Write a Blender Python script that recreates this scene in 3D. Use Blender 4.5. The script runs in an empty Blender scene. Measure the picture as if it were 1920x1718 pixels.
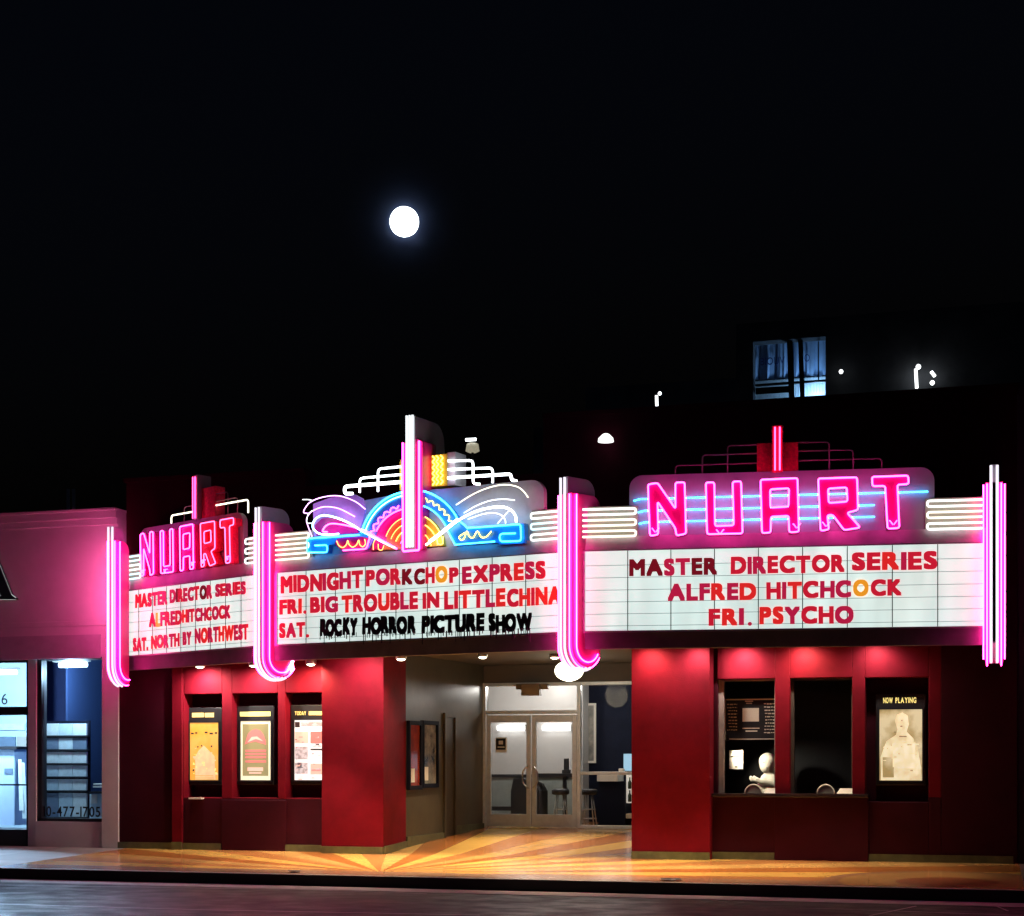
import bpy, math, random
from mathutils import Vector
random.seed(7)
R = math.radians
sc = bpy.context.scene
COL = sc.collection

# ------------------------------------------------------------------ camera, sky, exposure
FPX, YAW, DIST, EYE, YH = 3000.0, R(16.7), 27.0, 1.63, 1430.0
cd = bpy.data.cameras.new('camera'); cam = bpy.data.objects.new('camera', cd); COL.objects.link(cam)
cam.location = (0, -DIST, EYE); cam.rotation_euler = (R(90), 0, YAW)
cd.sensor_width = 36; cd.lens = 36 * FPX / 1920; cd.shift_y = (YH - 859) / 1920
cd.clip_end = 6000; cd.clip_start = 0.1
sc.camera = cam
sc.view_settings.view_transform = 'Standard'; sc.view_settings.look = 'None'
sc.view_settings.exposure = 0.0; sc.view_settings.gamma = 1
w = bpy.data.worlds.new('World'); sc.world = w; w.use_nodes = True
wn = w.node_tree
sky = wn.nodes.new('ShaderNodeTexSky'); sky.sky_type = 'NISHITA'; sky.sun_disc = False
sky.sun_elevation = R(-4); sky.sun_rotation = R(200); sky.altitude = 100
bg = wn.nodes['Background']; bg.inputs[1].default_value = 0.12
tint = wn.nodes.new('ShaderNodeMix'); tint.data_type = 'RGBA'; tint.blend_type = 'MULTIPLY'; tint.inputs[0].default_value = 1
tint.inputs[7].default_value = (.55, .75, 1.15, 1)
wn.links.new(sky.outputs[0], tint.inputs[6]); wn.links.new(tint.outputs[2], bg.inputs[0])
sc.cycles.use_denoising = True
sc.cycles.max_bounces = 7; sc.cycles.diffuse_bounces = 3; sc.cycles.glossy_bounces = 3
sc.cycles.transparent_max_bounces = 12; sc.cycles.sample_clamp_indirect = 4.0
sc.cycles.caustics_reflective = False; sc.cycles.caustics_refractive = False
# moonlight: the moon stands behind the building
sl = bpy.data.lights.new('moonlight', 'SUN'); sl.energy = 0.012; sl.angle = R(0.5); sl.color = (.75, .85, 1)
so = bpy.data.objects.new('moonlight', sl); COL.objects.link(so); so.rotation_euler = (R(-62), 0, R(20))

# ------------------------------------------------------------------ geometry helpers
CS, SN = math.cos(YAW), math.sin(YAW)
CAM = Vector((0, -DIST, EYE))
def ray(px, py):
    a = (px - 960) / FPX
    return Vector((-SN + a * CS, CS + a * SN, (YH - py) / FPX))
def at(px, py, Y):
    d = ray(px, py); return CAM + d * ((DIST + Y) / d.y)
def atz(px, py, z):
    d = ray(px, py); return CAM + d * ((z - EYE) / d.z)
class Frame:
    """a vertical wall plane: u runs along it, z up, o out of it towards the street"""
    def __init__(s, a, b):
        s.o = Vector((a[0], a[1], 0)); d = Vector((b[0] - a[0], b[1] - a[1], 0)); s.len = d.length
        s.t = d.normalized(); s.n = Vector((s.t.y, -s.t.x, 0))
    def P(s, u, z, o=0.0): return s.o + s.t * u + s.n * o + Vector((0, 0, z))
    def uz(s, px, py, o=0.0):
        d = ray(px, py); q = s.o + s.n * o
        k = (q - CAM).dot(s.n) / d.dot(s.n); p = CAM + d * k
        return ((p - q).dot(s.t), p.z)
    def u(s, px, o=0.0): return s.uz(px, 1200, o)[0]
    def z(s, px, py, o=0.0): return s.uz(px, py, o)[1]
    def pt(s, px, py, o=0.0): return s.P(*s.uz(px, py, o), o)
def rnd(pts, rad, n=4, closed=False):
    pts = [Vector(p) for p in pts]; out = []; N = len(pts)
    for i, p in enumerate(pts):
        if not closed and i in (0, N - 1): out.append(p); continue
        a, b = pts[i - 1], pts[(i + 1) % N]
        da, db = a - p, b - p
        r = min(rad, da.length * .45, db.length * .45)
        if r < 1e-6: out.append(p); continue
        A, B = p + da.normalized() * r, p + db.normalized() * r
        for k in range(n + 1):
            t = k / n; out.append(A * (1 - t) ** 2 + p * 2 * t * (1 - t) + B * t * t)
    return out
def smooth(pts, n=6):
    pts = [Vector(p) for p in pts]; P = [pts[0] * 2 - pts[1]] + pts + [pts[-1] * 2 - pts[-2]]; out = []
    for i in range(1, len(P) - 2):
        a, b, c, d = P[i - 1:i + 3]
        for k in range(n):
            t = k / n
            out.append(.5 * ((2 * b) + (c - a) * t + (2 * a - 5 * b + 4 * c - d) * t * t + (3 * b - a - 3 * c + d) * t ** 3))
    return out + [pts[-1]]
def curve_fill(polys, ext=0.0):
    """filled 2-D outlines (holes allowed) -> verts, faces in (x, y, depth)"""
    cu = bpy.data.curves.new('outline', 'CURVE'); cu.dimensions = '2D'; cu.fill_mode = 'BOTH'; cu.extrude = ext
    for p in polys:
        s = cu.splines.new('POLY'); s.points.add(len(p) - 1); s.use_cyclic_u = True
        for i, q in enumerate(p): s.points[i].co = (q[0], q[1], 0, 1)
    o = bpy.data.objects.new('outline', cu); COL.objects.link(o)
    me = o.evaluated_get(bpy.context.evaluated_depsgraph_get()).to_mesh()
    v = [tuple(x.co) for x in me.vertices]; f = [tuple(x.vertices) for x in me.polygons]
    bpy.data.objects.remove(o); bpy.data.curves.remove(cu)
    return v, f
GL = {}
def glyph(ch, bold=.02):
    k = (ch, bold)
    if k not in GL:
        cu = bpy.data.curves.new('glyph', 'FONT'); cu.body = ch; cu.offset = bold; cu.extrude = .5; cu.resolution_u = 6
        o = bpy.data.objects.new('glyph', cu); COL.objects.link(o)
        me = o.evaluated_get(bpy.context.evaluated_depsgraph_get()).to_mesh()
        v = [tuple(x.co) for x in me.vertices]; f = [tuple(x.vertices) for x in me.polygons]
        bpy.data.objects.remove(o); bpy.data.curves.remove(cu)
        x0 = min(q[0] for q in v); x1 = max(q[0] for q in v)
        GL[k] = ([(a - x0, b, c) for a, b, c in v], f, x1 - x0)
    return GL[k]
class MB:
    def __init__(s): s.v, s.f, s.m = [], [], []
    def add(s, v, f, mi=0):
        b = len(s.v); s.v += [Vector(q) for q in v]; s.f += [tuple(i + b for i in q) for q in f]; s.m += [mi] * len(f); return s
    def hexa(s, c, mi=0):
        return s.add(c, [(0, 3, 2, 1), (4, 5, 6, 7), (0, 1, 5, 4), (1, 2, 6, 5), (2, 3, 7, 6), (3, 0, 4, 7)], mi)
    def box(s, x0, x1, y0, y1, z0, z1, mi=0):
        return s.hexa([(x0, y0, z0), (x1, y0, z0), (x1, y1, z0), (x0, y1, z0), (x0, y0, z1), (x1, y0, z1), (x1, y1, z1), (x0, y1, z1)], mi)
    def fbox(s, F, u0, u1, z0, z1, o0, o1, mi=0):
        return s.hexa([F.P(u0, z0, o1), F.P(u1, z0, o1), F.P(u1, z0, o0), F.P(u0, z0, o0), F.P(u0, z1, o1), F.P(u1, z1, o1), F.P(u1, z1, o0), F.P(u0, z1, o0)], mi)
    def pbox(s, F, p0, p1, q0, q1, o0, o1, mi=0):
        """box on a wall plane, edges read at its front face"""
        u0, z1 = F.uz(p0, q0, o1); u1, z0 = F.uz(p1, q1, o1)
        return s.fbox(F, u0, u1, z0, z1, o0, o1, mi)
    def quad(s, a, b, c, d, mi=0): return s.add([a, b, c, d], [(0, 1, 2, 3)], mi)
    def prism(s, F, polys, o0, o1, mi=0):
        """polys: outlines in (u, z)"""
        v, f = curve_fill(polys, .5)
        return s.add([F.P(a, b, o0 + (c + .5) * (o1 - o0)) for a, b, c in v], f, mi)
    def tube(s, pts, r, n=8, mi=0, closed=False):
        pts = [Vector(p) for p in pts]
        q = [pts[0]]
        for p in pts[1:]:
            if (p - q[-1]).length > 1e-5: q.append(p)
        if closed and (q[0] - q[-1]).length < 1e-5: q.pop()
        pts = q; N = len(pts)
        if N < 2: return s
        nrm = None; vs = []; fs = []
        for i, p in enumerate(pts):
            a = pts[i - 1] if (i or closed) else p; b = pts[(i + 1) % N] if (i < N - 1 or closed) else p
            t = (b - a).normalized()
            if nrm is None:
                nrm = t.orthogonal().normalized()
            nrm = (nrm - t * nrm.dot(t))
            nrm = nrm.normalized() if nrm.length > 1e-6 else t.orthogonal().normalized()
            bi = t.cross(nrm)
            for k in range(n):
                an = 2 * math.pi * k / n
                vs.append(p + nrm * (r * math.cos(an)) + bi * (r * math.sin(an)))
        M = N if closed else N - 1
        for i in range(M):
            for k in range(n):
                j = (i + 1) % N
                fs.append((i * n + k, i * n + (k + 1) % n, j * n + (k + 1) % n, j * n + k))
        if not closed:
            fs.append(tuple(range(n - 1, -1, -1))); fs.append(tuple((N - 1) * n + k for k in range(n)))
        return s.add(vs, fs, mi)
    def lathe(s, c, prof, n=16, mi=0, axis='Z'):
        c = Vector(c); vs = []; fs = []
        for (r, h) in prof:
            for k in range(n):
                a = 2 * math.pi * k / n
                x, y = r * math.cos(a), r * math.sin(a)
                vs.append(c + (Vector((x, y, h)) if axis == 'Z' else Vector((x, h, y))))
        for i in range(len(prof) - 1):
            for k in range(n): fs.append((i * n + k, i * n + (k + 1) % n, (i + 1) * n + (k + 1) % n, (i + 1) * n + k))
        fs.append(tuple(range(n - 1, -1, -1))); fs.append(tuple((len(prof) - 1) * n + k for k in range(n)))
        return s.add(vs, fs, mi)
    def word(s, F, txt, u0, u1, z0, z1, o0, o1, bold=.0, mis=None, gap=.12, jit=0.0, fat=0.0):
        """a word fitted between u0..u1, z0..z1"""
        G = [(glyph(c, bold) if c != ' ' else None) for c in txt]
        W = sum((g[2] + 2 * fat if g else .35) for g in G) + gap * (len(G) - 1)
        ku = (u1 - u0) / W; kz = (z1 - z0) / .71; x = 0
        for i, g in enumerate(G):
            mi = mis[i] if isinstance(mis, (list, tuple)) else (mis or 0)
            if g:
                kz_ = (.71 / (.71 + 2 * fat)) if fat else 1
                SH = [(0, 0)] if not fat else [(-fat, -fat), (fat, -fat), (-fat, fat), (fat, fat), (0, 0), (-fat, 0), (fat, 0), (0, fat), (0, -fat)]
                dz = random.uniform(-jit, jit); dx = random.uniform(-jit, jit) * .6; sl_ = random.uniform(-jit, jit)
                for j, (sx, sz) in enumerate(SH):
                    s.add([F.P(u0 + (x + fat + a + sx) * ku + dx + b * sl_, z0 + (b + fat + sz) * kz * kz_ + dz, o0 + (c + .5) * (o1 - o0 + .0003 * j)) for a, b, c in g[0]], g[1], mi)
                x += g[2] + gap + 2 * fat
            else: x += .35 + gap
        return s
BASE = {}
def obj(name, mb, mats, parent=None, shade=False, bevel=0):
    me = bpy.data.meshes.new(name)
    off = BASE.get(parent.name, Vector((0, 0, 0))) if parent else Vector((0, 0, 0))
    me.from_pydata([v - off for v in mb.v], [], mb.f)
    for m in (mats if isinstance(mats, (list, tuple)) else [mats]): me.materials.append(m)
    me.polygons.foreach_set('material_index', mb.m)
    if shade: me.polygons.foreach_set('use_smooth', [True] * len(mb.f))
    me.update()
    o = bpy.data.objects.new(name, me); COL.objects.link(o)
    if parent: o.parent = parent; BASE[o.name] = off
    if bevel:
        b = o.modifiers.new('bevel', 'BEVEL'); b.width = bevel; b.segments = 2; b.limit_method = 'ANGLE'; b.angle_limit = R(50)
    return o
def thing(name, label, cat, loc, group=None):
    o = bpy.data.objects.new(name, None); COL.objects.link(o); o.location = loc; o.empty_display_size = .2
    o['label'] = label; o['category'] = cat
    if group: o['group'] = group
    BASE[o.name] = Vector(loc); return o
def tag(o, label, cat, group=None):
    o['label'] = label; o['category'] = cat
    if group: o['group'] = group
    return o
def struct(o): o['kind'] = 'structure'; return o
def lamp(name, kind, loc, power, col, size=.05, target=None, cone=None, blend=.6, parent=None):
    l = bpy.data.lights.new(name, kind); l.energy = power; l.color = col
    if kind in ('POINT', 'SPOT'): l.shadow_soft_size = size
    if kind == 'AREA': l.size = size
    if kind == 'SPOT': l.spot_size = R(cone); l.spot_blend = blend
    o = bpy.data.objects.new(name, l); COL.objects.link(o); o.location = loc
    if target is not None: o.rotation_euler = (Vector(target) - Vector(loc)).to_track_quat('-Z', 'Y').to_euler()
    if parent: o.parent = parent; o.location = Vector(loc) - BASE[parent.name]
    return o

# ------------------------------------------------------------------ materials
def mat(name, col, rough=.6, metal=0.0, emit=None, es=1.0, var=0.0, vscale=4.0, bump=0.0, bscale=40.0, coat=0.0, col2=None, spec=.5):
    m = bpy.data.materials.new(name); m.use_nodes = True; nt = m.node_tree; b = nt.nodes['Principled BSDF']
    b.inputs['Base Color'].default_value = (*col, 1); b.inputs['Roughness'].default_value = rough; b.inputs['Metallic'].default_value = metal
    b.inputs['Coat Weight'].default_value = coat; b.inputs['Specular IOR Level'].default_value = spec
    if emit: b.inputs['Emission Color'].default_value = (*emit, 1); b.inputs['Emission Strength'].default_value = es
    if var or bump or col2:
        tc = nt.nodes.new('ShaderNodeTexCoord')
    if var or col2:
        n = nt.nodes.new('ShaderNodeTexNoise'); n.inputs['Scale'].default_value = vscale; n.inputs['Detail'].default_value = 6; n.inputs['Roughness'].default_value = .65
        nt.links.new(tc.outputs['Object'], n.inputs['Vector'])
        mx = nt.nodes.new('ShaderNodeMix'); mx.data_type = 'RGBA'
        c2 = col2 or tuple(c * (1 - var) for c in col); c1 = col if col2 else tuple(min(1, c * (1 + var)) for c in col)
        mx.inputs[6].default_value = (*c1, 1); mx.inputs[7].default_value = (*c2, 1)
        rp = nt.nodes.new('ShaderNodeValToRGB'); rp.color_ramp.elements[0].position = .3; rp.color_ramp.elements[1].position = .7
        nt.links.new(n.outputs['Fac'], rp.inputs[0]); nt.links.new(rp.outputs[0], mx.inputs[0]); nt.links.new(mx.outputs[2], b.inputs['Base Color'])
    if bump:
        n2 = nt.nodes.new('ShaderNodeTexNoise'); n2.inputs['Scale'].default_value = bscale; n2.inputs['Detail'].default_value = 4
        nt.links.new(tc.outputs['Object'], n2.inputs['Vector'])
        bp = nt.nodes.new('ShaderNodeBump'); bp.inputs['Strength'].default_value = bump; bp.inputs['Distance'].default_value = .02
        nt.links.new(n2.outputs['Fac'], bp.inputs['Height']); nt.links.new(bp.outputs[0], b.inputs['Normal'])
    return m
def neon(name, col, s): return mat(name, (.02, .02, .02), .3, emit=col, es=s)
def glass(name, tint=(1, 1, 1), refl=.12):
    m = bpy.data.materials.new(name); m.use_nodes = True; nt = m.node_tree; nt.nodes.remove(nt.nodes['Principled BSDF'])
    t = nt.nodes.new('ShaderNodeBsdfTransparent'); t.inputs[0].default_value = (*tint, 1)
    g = nt.nodes.new('ShaderNodeBsdfGlossy'); g.inputs['Roughness'].default_value = .03
    lw = nt.nodes.new('ShaderNodeLayerWeight'); lw.inputs[0].default_value = refl
    mx = nt.nodes.new('ShaderNodeMixShader')
    nt.links.new(lw.outputs['Fresnel'], mx.inputs[0]); nt.links.new(t.outputs[0], mx.inputs[1]); nt.links.new(g.outputs[0], mx.inputs[2])
    nt.links.new(mx.outputs[0], nt.nodes['Material Output'].inputs[0]); return m
M = {}
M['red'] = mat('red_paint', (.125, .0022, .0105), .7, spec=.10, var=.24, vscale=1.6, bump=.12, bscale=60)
M['redshade'] = mat('red_paint_shaded', (.034, .0018, .0085), .7, spec=.12, var=.2, vscale=1.5, bump=.15, bscale=50)  # wall red darkened: shade beyond the lamps' reach put into the colour
M['upper'] = mat('maroon_stucco', (.04, .004, .012), .85, spec=.05, var=.25, vscale=1.2, bump=.3, bscale=30)
M['pinkwall'] = mat('grey_stucco', (.58, .53, .56), .8, var=.08, vscale=1.3, bump=.25, bscale=70)
M['plinth'] = mat('green_tile_base', (.085, .095, .05), .45, var=.3, vscale=7)
M['beige'] = mat('olive_beige_paint', (.060, .053, .037), .36, spec=.35, var=.2, vscale=2.5, bump=.06, bscale=18)
M['ceil'] = mat('ceiling_paint', (.065, .057, .05), .8, var=.1)
M['soffit'] = mat('soffit_paint', (.30, .10, .07), .7, var=.1)
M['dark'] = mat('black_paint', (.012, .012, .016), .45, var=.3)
M['darkmetal'] = mat('dark_metal', (.035, .035, .045), .4, .6, var=.2)
M['fascia'] = mat('grey_sheet_metal', (.20, .19, .21), .6, .0, spec=.3, var=.22, vscale=3, bump=.05, bscale=6)
M['sheet'] = mat('pale_sheet_metal', (.46, .45, .46), .38, .35, var=.14, vscale=2.2, bump=.08, bscale=5)
M['panel'] = mat('pale_enamel', (.44, .42, .46), .45, .1, var=.1, vscale=2.5, bump=.05, bscale=6)
M['cream'] = mat('cream_enamel', (.66, .62, .5), .5, var=.08, vscale=5)
M['bankback'] = mat('bank_enamel', (.36, .35, .28), .5, var=.1, vscale=5)
M['ledge'] = mat('pale_ledge_paint', (.60, .56, .57), .6, spec=.2, var=.16, vscale=3)
M['pylon'] = mat('pylon_enamel', (.80, .07, .34), .4, spec=.3, var=.06)
M['sunpanel'] = mat('weathered_sign_enamel', (.70, .69, .73), .45, .0, var=.14, vscale=2.5, bump=.05, bscale=6)
M['alu'] = mat('brushed_aluminium', (.62, .67, .70), .42, .2, var=.12, vscale=8)
M['steel'] = mat('stainless', (.5, .5, .5), .3, .9)
M['pinkface'] = mat('pink_enamel', (.62, .012, .22), .35, var=.06, vscale=6)
M['blueface'] = mat('blue_enamel', (.03, .32, .75), .35, var=.08, vscale=6)
M['orangeface'] = mat('orange_enamel', (.8, .25, .06), .4, var=.1, vscale=6)
M['yellowface'] = mat('yellow_enamel', (.75, .55, .05), .4, var=.1, vscale=8)
M['redface'] = mat('red_enamel', (.85, .02, .08), .45, var=.35, vscale=22, bump=.35, bscale=30)
M['violetface'] = mat('violet_enamel', (.66, .40, .85), .45, var=.15, vscale=4)
M['nwhite'] = neon('neon_white', (.88, .95, 1), 6)
M['nbank'] = neon('neon_bank_white', (.95, 1, .95), 1.9)
M['nbankwarm'] = neon('neon_bank_warm', (1, .96, .78), 1.7)
M['nbankice'] = neon('neon_bank_ice', (.62, .93, 1), 1.6)
M['nlav'] = neon('neon_lavender', (.93, .86, 1), 1.25)
M['nwarm'] = neon('neon_warm_white', (1, .93, .72), 2.8)
M['npylon'] = neon('neon_pylon_pink', (1, .024, .29), 36)
M['nfill'] = neon('neon_fill', (1, .13, .40), 38)
M['nred'] = neon('neon_red', (1, .055, .16), 11)
M['npink'] = neon('neon_pink', (1, .04, .37), 16)
M['nrose'] = neon('neon_rose', (1, .05, .46), 15)
M['nblue'] = neon('neon_blue', (.03, .40, 1), 11)
M['nbluedim'] = neon('neon_blue_soft', (.03, .42, 1), 10)
M['nfin'] = neon('neon_fin_white', (.90, .96, 1), 1.25)
M['nice'] = neon('neon_pale_blue', (.28, .72, 1), 8)
M['nyellow'] = neon('neon_yellow', (1, .66, .10), 5)
M['namber'] = neon('neon_amber', (1, .36, .08), 5)
M['ndim'] = neon('neon_dim_violet', (.80, .36, 1), 4.5)
M['ncrest'] = neon('neon_crest', (1, .05, .22), 9)
M['nfaint'] = neon('neon_faint_white', (.8, .85, .9), 3)
M['unlit'] = mat('unlit_glass_tube', (.28, .22, .20), .25, var=.1)
M['ldred'] = mat('letter_red', (.45, .01, .02), .3, emit=(.62, .012, .035), es=.85)
M['ldcrim'] = mat('letter_crimson', (.4, .01, .03), .3, emit=(.50, .012, .06), es=.85)
M['lddark'] = mat('letter_dark_red', (.12, .003, .008), .3, emit=(.22, .006, .016), es=.7)
M['ldor'] = mat('letter_orange', (.8, .3, .02), .3, emit=(.85, .33, .02), es=.9)
M['ldscar'] = mat('letter_scarlet', (.6, .02, .01), .3, emit=(.74, .02, .02), es=.9)
M['black'] = mat('black_plastic', (.01, .01, .012), .4)
M['paper'] = mat('white_paper', (.75, .73, .66), .7)
M['glass'] = glass('window_glass')
M['shopglass'] = glass('shop_glass', (.85, .93, 1))
LET = [M['ldred'], M['ldcrim'], M['lddark'], M['ldor'], M['ldscar'], M['black']]

def lightbox(name, c1, c2, s):
    m = bpy.data.materials.new(name); m.use_nodes = True; nt = m.node_tree; b = nt.nodes['Principled BSDF']
    b.inputs['Base Color'].default_value = (.6, .62, .6, 1); b.inputs['Roughness'].default_value = .35
    tc = nt.nodes.new('ShaderNodeTexCoord'); n = nt.nodes.new('ShaderNodeTexNoise'); n.inputs['Scale'].default_value = .9; n.inputs['Detail'].default_value = 3
    nt.links.new(tc.outputs['Object'], n.inputs['Vector'])
    mx = nt.nodes.new('ShaderNodeMix'); mx.data_type = 'RGBA'; mx.inputs[6].default_value = (*c1, 1); mx.inputs[7].default_value = (*c2, 1)
    mp = nt.nodes.new('ShaderNodeMapping'); mp.inputs['Scale'].default_value = (1.6, 1.6, .35); nt.links.new(tc.outputs['Object'], mp.inputs['Vector'])
    n2 = nt.nodes.new('ShaderNodeTexNoise'); n2.inputs['Scale'].default_value = 1.7; n2.inputs['Detail'].default_value = 2; nt.links.new(mp.outputs[0], n2.inputs['Vector'])
    mr = nt.nodes.new('ShaderNodeMapRange'); mr.inputs[1].default_value = .3; mr.inputs[2].default_value = .7; mr.inputs[3].default_value = s * .84; mr.inputs[4].default_value = s * 1.1
    nt.links.new(n2.outputs['Fac'], mr.inputs[0]); nt.links.new(mr.outputs[0], b.inputs['Emission Strength'])
    nt.links.new(n.outputs['Fac'], mx.inputs[0]); nt.links.new(mx.outputs[2], b.inputs['Emission Color'])
    return m
M['board'] = lightbox('lit_white_acrylic', (.58, .85, .83), (.90, .95, .87), .93)

# ------------------------------------------------------------------ ground
KY = -4.4
def ground_z(y):
    if y < 0: return -.1 * (-y / 4.4)
    return .27 * min(y, 5) / 5
def sheet(name, x0, x1, ys, m, dz=0, nx=2):
    mb = MB()
    for i in range(nx):
        a = x0 + (x1 - x0) * i / nx; b = x0 + (x1 - x0) * (i + 1) / nx
        for y0, y1 in zip(ys, ys[1:]):
            mb.quad((a, y0, ground_z(y0) + dz), (b, y0, ground_z(y0) + dz), (b, y1, ground_z(y1) + dz), (a, y1, ground_z(y1) + dz))
    return struct(obj(name, mb, m))
# road
def asphalt():
    m = mat('asphalt', (.022, .019, .028), .5, var=.45, vscale=1.2, bump=.5, bscale=110)
    nt = m.node_tree; b = nt.nodes['Principled BSDF']
    tc = nt.nodes.new('ShaderNodeTexCoord'); n = nt.nodes.new('ShaderNodeTexNoise'); n.inputs['Scale'].default_value = 2.5; n.inputs['Detail'].default_value = 8
    b.inputs['Specular IOR Level'].default_value = .22
    mp = nt.nodes.new('ShaderNodeMapping'); mp.inputs['Scale'].default_value = (.9, 1.2, 1)
    nt.links.new(tc.outputs['Object'], mp.inputs['Vector']); nt.links.new(mp.outputs[0], n.inputs['Vector'])
    mr = nt.nodes.new('ShaderNodeMapRange'); mr.inputs[1].default_value = .35; mr.inputs[2].default_value = .7; mr.inputs[3].default_value = .34; mr.inputs[4].default_value = .62
    nt.links.new(n.outputs['Fac'], mr.inputs[0]); nt.links.new(mr.outputs[0], b.inputs['Roughness']); return m
mb = MB(); mb.quad((-900, -900, -.27), (900, -900, -.27), (900, 1200, -.27), (-900, 1200, -.27))
struct(obj('road', mb, asphalt()))
M['gutter'] = mat('gutter_concrete', (.36, .32, .34), .5, var=.25, vscale=3, bump=.3, bscale=60)
mb = MB(); mb.quad((-60, KY - .62, -.262), (60, KY - .62, -.262), (60, KY - .005, -.258), (-60, KY - .005, -.258)); struct(obj('gutter', mb, M['gutter']))
M['seam'] = mat('pale_sealant', (.70, .64, .70), .5, var=.3, vscale=8)
mb = MB()
def groundline(pts, wd, z):
    for a, b in zip(pts, pts[1:]):
        a, b = Vector(a), Vector(b); d = (b - a).normalized(); s = Vector((-d.y, d.x, 0)) * wd / 2
        mb.quad(a - s, b - s, b + s, a + s)
z = -.264
groundline([atz(x, y, z) for x, y in ((-40, 1659), (560, 1668), (800, 1676))], .028, z)
groundline([atz(x, y, z) for x, y in ((-40, 1694), (380, 1706), (900, 1716))], .032, z)
groundline([atz(x, y, z) for x, y in ((1520, 1703), (1700, 1709), (1920, 1717))], .028, z)
groundline([atz(x, y, z) for x, y in ((1630, 1717), (1665, 1710), (1718, 1699))], .028, z)
groundline([atz(x, y, z) for x, y in ((1870, 1700), (1890, 1708))], .028, z)
struct(obj('road_seams', mb, M['seam']))
# kerb
M['kerb'] = mat('dark_painted_kerb', (.014, .012, .014), .6, var=.3, vscale=5, bump=.3)
M['kerbtop'] = mat('worn_kerb_edge', (.22, .19, .18), .6, var=.3, vscale=5)
mb = MB(); mb.box(-60, 60, KY, KY + .16, -.27, -.098, 0); mb.box(-60, 60, KY - .002, KY + .162, -.098, -.092, 1)
struct(obj('kerb', mb, [M['kerb'], M['kerbtop']]))
# sunburst terrazzo
def terrazzo(c, c2):
    m = bpy.data.materials.new('sunburst_terrazzo'); m.use_nodes = True; nt = m.node_tree; b = nt.nodes['Principled BSDF']; L = nt.links.new
    N = nt.nodes.new
    tc = N('ShaderNodeTexCoord'); sp = N('ShaderNodeSeparateXYZ'); L(tc.outputs['Object'], sp.inputs[0])
    def mt(op, a, b_=None):
        n = N('ShaderNodeMath'); n.operation = op
        for i, q in enumerate((a, b_)):
            if q is None: continue
            if isinstance(q, (int, float)): n.inputs[i].default_value = q
            else: L(q, n.inputs[i])
        return n.outputs[0]
    def mix(f, a, b_):
        n = N('ShaderNodeMix'); n.data_type = 'RGBA'
        if isinstance(f, (int, float)): n.inputs[0].default_value = f
        else: L(f, n.inputs[0])
        for i, q in ((6, a), (7, b_)):
            if isinstance(q, tuple): n.inputs[i].default_value = (*q, 1)
            else: L(q, n.inputs[i])
        return n.outputs[2]
    X, Y = sp.outputs[0], sp.outputs[1]
    dx, dy = mt('SUBTRACT', X, c[0]), mt('SUBTRACT', Y, c[1])
    ang = mt('ARCTAN2', dy, dx)
    fr = mt('FRACT', mt('MULTIPLY', mt('ADD', ang, 10.05), 26 / (2 * math.pi)))
    ray_ = mt('GREATER_THAN', fr, .5)
    fr2 = mt('FRACT', mt('MULTIPLY', mt('ADD', ang, 10.05), 13 / (2 * math.pi)))
    deep = mt('GREATER_THAN', fr2, .5)
    yel = (.66, .39, .10); yel2 = (.60, .34, .11); org = (.40, .14, .035); org2 = (.46, .19, .06)
    colr = mix(ray_, mix(deep, yel, yel2), mix(deep, org, org2))
    # kerb-side band and the ring motif by the ticket booth
    band = mt('LESS_THAN', Y, -3.55)
    colr = mix(band, colr, (.40, .22, .13))
    d2 = mt('SQRT', mt('ADD', mt('POWER', mt('SUBTRACT', X, c2[0]), 2.0), mt('POWER', mt('SUBTRACT', Y, c2[1]), 2.0)))
    colr = mix(mt('LESS_THAN', d2, 1.75), colr, (.37, .19, .10)); colr = mix(mt('LESS_THAN', d2, 1.5), colr, (.52, .29, .10)); colr = mix(mt('LESS_THAN', d2, .72), colr, (.33, .11, .05))
    nz = N('ShaderNodeTexNoise'); nz.inputs['Scale'].default_value = 1.4; nz.inputs['Detail'].default_value = 8; L(tc.outputs['Object'], nz.inputs['Vector'])
    v = N('ShaderNodeTexVoronoi'); v.inputs['Scale'].default_value = 55; L(tc.outputs['Object'], v.inputs['Vector'])
    sh = mt('ADD', mt('MULTIPLY', nz.outputs['Fac'], .16), mt('MULTIPLY', v.outputs['Distance'], .10))
    v2 = N('ShaderNodeTexVoronoi'); v2.inputs['Scale'].default_value = 1.7; L(tc.outputs['Object'], v2.inputs['Vector'])
    gum = mt('MULTIPLY', mt('LESS_THAN', v2.outputs['Distance'], .06), .38)
    n3 = N('ShaderNodeTexNoise'); n3.inputs['Scale'].default_value = .55; n3.inputs['Detail'].default_value = 9; n3.inputs['Roughness'].default_value = .7; L(tc.outputs['Object'], n3.inputs['Vector'])
    dirt = mt('MULTIPLY', mt('MAXIMUM', mt('SUBTRACT', n3.outputs['Fac'], .55), 0.0), 1.5)
    hs = N('ShaderNodeHueSaturation'); L(colr, hs.inputs['Color']); L(mt('SUBTRACT', mt('SUBTRACT', mt('ADD', sh, .88), gum), dirt), hs.inputs['Value'])
    L(hs.outputs[0], b.inputs['Base Color'])
    L(mt('ADD', mt('MULTIPLY', nz.outputs['Fac'], .12), .18), b.inputs['Roughness'])
    b.inputs['Coat Weight'].default_value = .3; b.inputs['Coat Roughness'].default_value = .12
    return m
SB = atz(712, 1633, -.06); SB2 = atz(1775, 1652, -.06)
sheet('sidewalk', -15.75, .42, [KY + .16, -2, 0, 2.5, 5, 12], terrazzo(SB, SB2), nx=6)
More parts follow.
